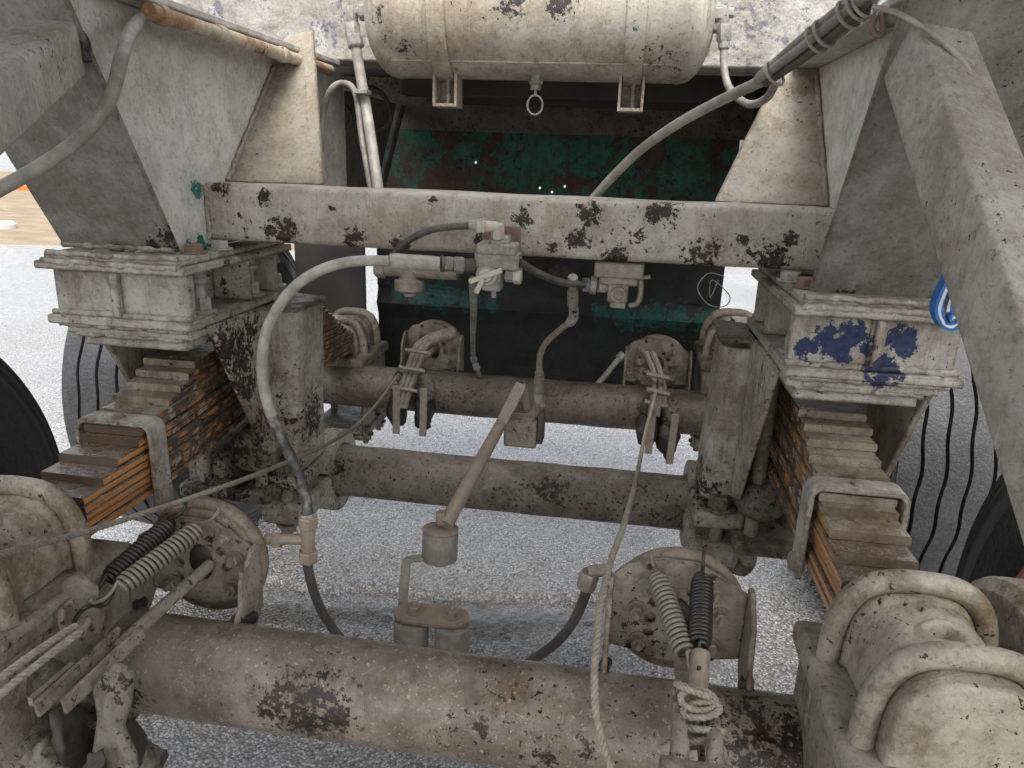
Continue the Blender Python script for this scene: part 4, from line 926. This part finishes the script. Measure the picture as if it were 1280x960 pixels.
hose('air_hose', [(776, 446, 2.5), (768, 455, 2.48), (758, 468, 2.47), (745, 482, 2.46)], .010, 'hose_grey', 'short grey hose beside the far right brake chamber', ferr=(0,))
hose('wire', [(905, 345, 1.6), (885, 342, 1.6), (872, 360, 1.6), (885, 380, 1.6), (905, 383, 1.6), (912, 370, 1.6), (890, 350, 1.6), (888, 372, 1.6), (898, 350, 1.6)], .0011, 'hose_grey', 'loose coil of thin wire hanging at the right end under the crossbeam', 'wire', seg=6)
for pts, lab in (([(440, 140, 2.3), (455, 110, 2.3), (480, 120, 2.3), (488, 150, 2.3), (470, 165, 2.3)], 'dark cable loop in the shadow left of the air tank, the right of two'),
                 ([(410, 160, 2.2), (425, 130, 2.2), (440, 150, 2.2), (425, 165, 2.2)], 'dark cable loop in the shadow left of the air tank, the left of two')):
    hose('cable_loop', pts, .008, 'dark_steel', lab, 'cable')

# ================================================================== ROPES
def rope(label, pts, r, mat='wire_rope', pitch=.03, **k):
    return MB().twist(PP(pts), r, 3, pitch, **k).build('rope', mat, ang=80, label=label, cat='rope')
rope('steel wire rope slanting from the left edge to the far left brake lever', [(-60, 712, .58), (0, 693, .64), (100, 667, .76), (200, 635, .88), (300, 601, 1.0), (370, 573, 1.2), (410, 555, 1.4), (445, 532, 1.7), (475, 500, 2.05), (498, 468, 2.28)], .0045, pitch=.022)
rope('pale rope hanging down left of the near right brake chamber', [(775, 985, .70), (757, 940, .73), (746, 895, .76), (743, 850, .79), (746, 800, .84), (752, 750, .9), (764, 700, 1.0), (780, 655, 1.15), (795, 600, 1.5), (806, 545, 1.9), (820, 490, 2.26)], .0056, 'rope', .024)
rope('left of the two thick twisted ropes knotted under the near right springs', [(868, 880, .78), (872, 905, .765), (880, 935, .75), (892, 985, .73)], .0068, 'rope', .03)
rope('right of the two thick twisted ropes knotted under the near right springs', [(878, 878, .78), (888, 905, .765), (898, 930, .75), (918, 985, .73)], .0068, 'rope', .03)
t = thing('rope_knot', PY(875, 870, .78), 'rope knot wound round the clevis under the near right springs', 'rope')
for q, (u, v) in enumerate(((872, 868), (876, 880), (870, 915), (880, 905), (866, 856))):
    p = PY(u, v, .785-.0006*(v-860)); rr = .017
    MB().twist([p+V((cos(a)*rr*1.25, sin(a)*rr*.5-.01, sin(a+q)*rr*.45)) for a in [2*pi*i/10 for i in range(11)]], .0048, 3, .02).build('rope_loop', 'rope', t, ang=80)
MB().tube(PP([(876, 815, .86), (874, 845, .83), (871, 872, .80)]), .0125, 12).build('wooden_toggle', 'rod_tan', t, bev=.002)
rope('upper of two pale ropes running off the bottom left edge', [(-40, 880, .6), (0, 848, .63), (45, 815, .68), (95, 782, .74)], .0055, 'rope', .024)
rope('lower of two pale ropes running off the bottom left edge', [(-40, 905, .6), (0, 868, .62), (50, 828, .67), (100, 790, .73)], .0055, 'rope', .024)
t = thing('rope_hook', PY(120, 740, .83), 'bent wire hook joining the near left springs to the ropes', 'hook')
MB().tube(crm(PP([(145, 730, .85), (138, 748, .83), (128, 757, .82), (112, 757, .80), (98, 768, .79), (90, 785, .77)]), 6), .0032, 8).build('hook', 'spring_dark', t)
MB().tube(crm(PP([(90, 752, .79), (78, 765, .77), (80, 785, .76), (100, 790, .75), (112, 775, .77)]), 6), .0048, 8).build('shackle', 'paint_bracket', t)
# rope and ties at far left chamber
t = thing('rope_bundle', PY(510, 460, 2.3), 'bundle of tied cables down the left side of the far left brake chamber', 'cable bundle')
for k, dx in enumerate((-6, 0, 6)): MB().tube(crm(PP([(548+dx, 418, 2.34), (528+dx, 432, 2.32), (518+dx, 455, 2.30), (507+dx, 485, 2.28), (500+dx, 510, 2.27)]), 8), .0105, 8).build('cable', 'wire_rope', t)
for u, v in ((523, 440), (515, 462), (506, 487)): MB().tube(PP([(u-16, v-3, 2.27), (u+16, v+2, 2.27)]), .007, 8).build('tie', 'wire_rope', t)
MB().tube(PP([(536, 425, 2.33), (570, 415, 2.36)]), .022, 14).build('sleeve', 'paint_bracket', t, bev=.003)
t = thing('rope_bundle', PY(825, 470, 2.3), 'tied rope hanging down the front of the far right brake chamber', 'cable bundle')
for k, dx in enumerate((-5, 3)): MB().tube(crm(PP([(812+dx, 440, 2.36), (822+dx, 465, 2.33), (822+dx, 490, 2.28), (818+dx, 520, 2.26)]), 8), .010, 8).build('cable', 'wire_rope', t)
for u, v in ((822, 470), (822, 490), (820, 505)): MB().tube(PP([(u-14, v-3, 2.27), (u+15, v+3, 2.27)]), .009, 8).build('tie', 'wire_rope', t)

# ================================================================== VALVES
t = thing('relay_valve', PY(620, 330, 1.27), 'grey relay valve with cream wing handle hanging on the front of the crossbeam', 'valve')
yv = 1.275
def vb(name, u0, v0, u1, v1, ya, yb, mat='paint_fitting', bev=.004):
    a, b_ = PY(u0, v1, ya), PY(u1, v0, ya); return MB().box((a.x, ya, a.z), (b_.x, yb, b_.z)).build(name, mat, t, bev=bev)
vb('mount_plate', 602, 284, 651, 322, 1.309, 1.317, 'red_rust', .001)
vb('body', 592, 318, 648, 336, 1.255, 1.305); vb('body_lid', 595, 306, 645, 318, 1.25, 1.302); vb('lower_body', 602, 336, 626, 364, 1.262, 1.30)
vb('mount_lug', 612, 296, 636, 308, 1.262, 1.30)
bolt(t, PY(637, 303, 1.307), (0, -1, 0), .008, .012, 'red_rust')
c = PY(607, 344, 1.25); MB().lathe([(.019, 0), (.019, .006), (.014, .007), (.014, .014), (.011, .02)], c+V((0, .012, 0)), (0, -1, 0), 24).build('cap', 'cream', t, bev=.001)
MB().hexa(flatbar(c+V((-.026, -.012, -.011)), c+V((.03, -.012, .012)), .0042, .003)).build('wing_handle', 'cream', t, bev=.001)
MB().hexa(flatbar(c+V((-.002, -.011, -.004)), c+V((-.014, -.011, -.03)), .0045, .003, (1, 0, 0))).build('wing_handle', 'cream', t, bev=.001)
nut(t, PY(632, 343, 1.275), PY(645, 344, 1.275), .013, seg=12); nut(t, PY(642, 344, 1.275), PY(652, 345, 1.275), .015, 'cream')
nut(t, PY(617, 364, 1.28), PY(617, 372, 1.28), .0045, 'paint_fitting', 'bleed_screw', 10)
nut(t, PY(487, 326, 1.225), PY(550, 330, 1.245), .0135, 'hose_white', 'connector', 16); nut(t, PY(551, 330, 1.245), PY(555, 330, 1.247), .0145, 'rubber_hose', 'seal', 16)
nut(t, PY(555, 330, 1.247), PY(567, 331, 1.25), .0135); nut(t, PY(567, 331, 1.25), PY(580, 332, 1.255), .0145); nut(t, PY(580, 332, 1.255), PY(594, 332, 1.26), .0125, 'dark_steel', seg=12)
nut(t, PY(602, 276, 1.25), PY(602, 290, 1.25), .012, 'cream'); nut(t, PY(600, 282, 1.25), PY(622, 284, 1.255), .0095, 'cream', 'elbow', 12); nut(t, PY(622, 280, 1.255), PY(622, 298, 1.26), .0115, 'cream'); nut(t, PY(622, 298, 1.26), PY(620, 310, 1.265), .014, 'paint_fitting')
t = thing('pressure_regulator', PY(515, 345, 1.3), 'round cup shaped regulator under the crossbeam left of the relay valve', 'regulator')
nut(t, PY(474, 335, 1.33), PY(572, 341, 1.33), .014, 'steel_dirty', 'barrel', 20)
c = PY(512, 338, 1.33); MB().lathe([(.018, 0), (.018, -.014), (.028, -.018), (.028, -.036), (.02, -.04), (.012, -.042), (.012, -.048)], c, (0, 0, 1), 28).build('cup', 'steel_dirty', t, bev=.001)
nut(t, PY(470, 334, 1.33), PY(482, 335, 1.33), .02, 'steel_dirty', seg=6)
t = thing('brake_valve', PY(775, 355, 1.4), 'grey brake valve hanging under the crossbeam at its right half', 'valve')
ya, yb = 1.345, 1.42
vb('body', 742, 330, 806, 347, ya, yb, 'steel_dirty'); vb('body_step', 748, 347, 798, 356, ya+.006, yb-.006, 'steel_dirty'); vb('lower_body', 758, 356, 786, 378, ya+.006, yb-.01, 'steel_dirty'); vb('outlet', 762, 378, 782, 385, ya+.012, yb-.02, 'steel_dirty', .002)
c = PY(773, 368, ya+.006); MB().lathe([(.014, 0), (.014, .008), (.009, .009), (.009, .004)], c, (0, -1, 0), 20).build('port', 'steel_dirty', t)
nut(t, PY(728, 356, 1.36), PY(738, 356, 1.36), .013); nut(t, PY(738, 356, 1.36), PY(746, 357, 1.36), .017); nut(t, PY(746, 357, 1.36), PY(758, 358, 1.37), .012, seg=14)
MB().tube(crm(PP([(786, 382, 1.37), (797, 378, 1.37), (801, 362, 1.37), (800, 345, 1.37)]), 6), .0055, 10).build('vent_pipe', 'steel_dirty', t)
MB().tube(PP([(798, 348, 1.36), (813, 346, 1.36)]), .004, 10).build('stem', 'steel_dirty', t)

# ================================================================== LOAD SENSING LINKAGE
t = thing('sensor_rod', PY(560, 650, 1.33), 'tan sensing rod slanting up from its bush to the box on the middle tube', 'rod')
a = PY(557, 656, 1.295); b_ = PY(626, 530, 1.53)
MB().tube([a, a.lerp(b_, .5), b_], [.0155, .0145, .013], 18).build('rod', 'rod_tan', t, bev=.002)
c0 = PY(632, 520, 1.535); c1 = PY(652, 480, 1.56)
MB().hexa(flatbar(b_, c1, .013, .004, (1, 0, 0))).build('bent_strap', 'rod_tan', t, bev=.002)
MB().hexa(flatbar(c1, PY(660, 512, 1.575), .009, .003, (1, 0, 0))).build('bent_strap', 'rod_tan', t, bev=.002)
nut(t, PY(551, 640, 1.30), PY(551, 655, 1.30), .010, 'rod_tan', 'tip', 10)
cb = PY(550, 681, 1.30)
t = thing('rubber_bush', cb, 'cracked grey cylindrical bush at the lower end of the sensing rod', 'bush')
MB().lathe([(.034, -.032), (.036, -.028), (.036, .026), (.035, .03)], cb, (0, .12, 1), 32).build('bush', 'bush_grey', t, bev=.002)
MB().lathe([(.036, .031), (.036, .036), (.030, .038)], cb, (0, .12, 1), 32).build('cap_plate', 'rod_tan', t)
nut(t, cb+V((0, -.003, -.034)), cb+V((0, -.005, -.044)), .013, 'steel_dirty')
t = thing('link_strap', PY(505, 735, 1.2), 'thin bent strap linking the upper bush to the twin bushes', 'strap')
MB().hexa(flatbar(PY(528, 697, 1.28), PY(508, 700, 1.26), .010, .003, (0, 1, 0))).build('strap_arm', 'hose_grey', t, bev=.002)
MB().hexa(flatbar(PY(508, 698, 1.26), PY(502, 776, 1.19), .009, .0035, (1, 0, 0))).build('strap_leg', 'hose_grey', t, bev=.002)
t = thing('twin_bush', PY(540, 790, 1.12), 'pair of grey rubber bushes joined by a plate behind the near axle', 'bush')
for u in (514, 565):
    p = PY(u, 794 + (u-514)*.1, 1.13); MB().lathe([(.031, -.06), (.032, -.055), (.032, .026), (.031, .028)], p, (0, .1, 1), 28).build('bush', 'bush_grey', t, bev=.002); 
pa, pb = PY(514, 769, 1.145), PY(565, 775, 1.145)
ol = [(pa.x+.032*cos(radians(q)), pa.y+.03*sin(radians(q)), pa.z) for q in range(90, 271, 15)] + [(pb.x+.032*cos(radians(q)), pb.y+.03*sin(radians(q)), pb.z) for q in range(-90, 91, 15)]
MB().prism(ol, (0, 0, .008)).build('joining_plate', 'rod_tan', t, bev=.001)
bolt(t, pa+V((.006, 0, .008)), (0, 0, 1), .011, .013, 'rod_tan'); bolt(t, pb+V((0, 0, .008)), (0, 0, 1), .011, .013, 'rod_tan')
t = thing('sensor_box', PY(655, 535, 1.56), 'small square sensor box standing on the middle tube', 'box')
a, b_ = PY(629, 558, 1.545), PY(671, 527, 1.545)
MB().box((a.x, 1.545, a.z), (b_.x, 1.60, b_.z)).build('box', 'paint_bracket', t, bev=.004)
MB().box((b_.x+.0005, 1.55, a.z+.01), (b_.x+.014, 1.60, b_.z+.02)).build('side_cover', 'dark_steel', t, bev=.003)
bolt(t, PY(654, 546, 1.545), (0, -1, 0), .010, .012, 'steel_dirty')
MB().tube(PP([(662, 525, 1.57), (676, 505, 1.56)]), .012, 12).build('elbow', 'steel_dirty', t, bev=.002)

# ================================================================== DIAGONAL BRACES and strap
def brace(s, A, B, wx, wz, label, twist):
    t = thing('diagonal_brace', A, label, 'brace'); A, B = V(A), V(B); d_ = (B-A).normalized()
    n1 = (V((0, 0, 1))-d_*d_.z).normalized(); n2 = d_.cross(n1)
    c_, s_ = cos(twist), sin(twist); n1, n2 = n1*c_+n2*s_, n2*c_-n1*s_
    pr = []
    for sx, sy, a0 in ((1, 1, 0), (-1, 1, 90), (-1, -1, 180), (1, -1, 270)):
        for k in range(4): a = radians(a0+k*30); pr.append((sx*(wx-.006)+.006*cos(a), sy*(wz-.006)+.006*sin(a)))
    vs = [P_+n2*x+n1*z for P_ in (A, A.lerp(B, .33), A.lerp(B, .66), B) for x, z in pr]; N = len(pr)
    MB().add(vs, [[i*N+k, i*N+(k+1) % N, (i+1)*N+(k+1) % N, (i+1)*N+k] for i in range(3) for k in range(N)] + [list(range(N)), [3*N+k for k in range(N)]]).build('tube', 'paint_brace', t, ang=50)
    return t, n1, n2, d_
A = PY(1152, 52, 1.03); B = PY(1345, 600, .62); B = A + (B-A)*1.25
t, n1, n2, d_ = brace(1, A, B, .036, .036, 'long pale square diagonal brace crossing the right edge', radians(-6))
bolt(t, PY(1198, 272, .88)+V((-.0, -.0, 0)), (-.6, -.7, .2), .012, .012, 'red_rust')
weld(t, [PY(1120, 85, 1.03), PY(1128, 35, 1.03), PY(1170, 25, 1.03)], .010, 'paint_brace')
A = PY(72, 60, 1.02); B = PY(-70, 165, .66)
t, n1, n2, d_ = brace(-1, A, B, .03, .036, 'short pale square brace at the top left corner', radians(0))
weld(t, [PY(80, 20, 1.04), PY(102, 48, 1.04), PY(108, 78, 1.04)], .011, 'black_grease')
# tie-down strap roll behind the brace
t = thing('tie_down_strap', PY(1190, 380, .95), 'rolled blue and white tie-down strap tucked behind the right brace', 'strap')
def band(pts, wd, th, mat, name='band'):
    P_ = crm(pts, 8); vs = []
    for i, p in enumerate(P_):
        tg = (P_[min(i+1, len(P_)-1)]-P_[max(0, i-1)]).normalized(); nr = tg.cross(V((0, 1, 0))).normalized()
        for dy in (0, wd):
            for dn in (0, th): vs.append(p+V((0, dy, 0))+nr*dn)
    f = []
    for i in range(len(P_)-1):
        a = i*4; b_ = a+4; f += [[a, a+1, b_+1, b_], [a+2, b_+2, b_+3, a+3], [a, b_, b_+2, a+2], [a+1, a+3, b_+3, b_+1]]
    MB().add(vs, f+[[0, 2, 3, 1], [len(vs)-4, len(vs)-3, len(vs)-1, len(vs)-2]]).build(name, mat, t, ang=60)
Y0 = .93
for k, mt in enumerate(('strap_blue', 'strap_white', 'strap_blue', 'dark_steel', 'strap_white', 'strap_blue')):
    e = k*3.6; f_ = 2.5*sin(k*2.3)
    band(PP([(1200+e*.9+f_, 322, Y0+.01*k), (1182+e*.9, 352+f_, Y0), (1169+e*1.0, 384+f_, Y0+.004*k), (1174+e*.9, 405-e*.35, Y0), (1188+e*.2, 414-e*1.0, Y0), (1204-e*.2, 408-e*.9, Y0+.006*k), (1212-e*.3, 396-e*.6, Y0+.01*k)]), .018, .0035, mt)
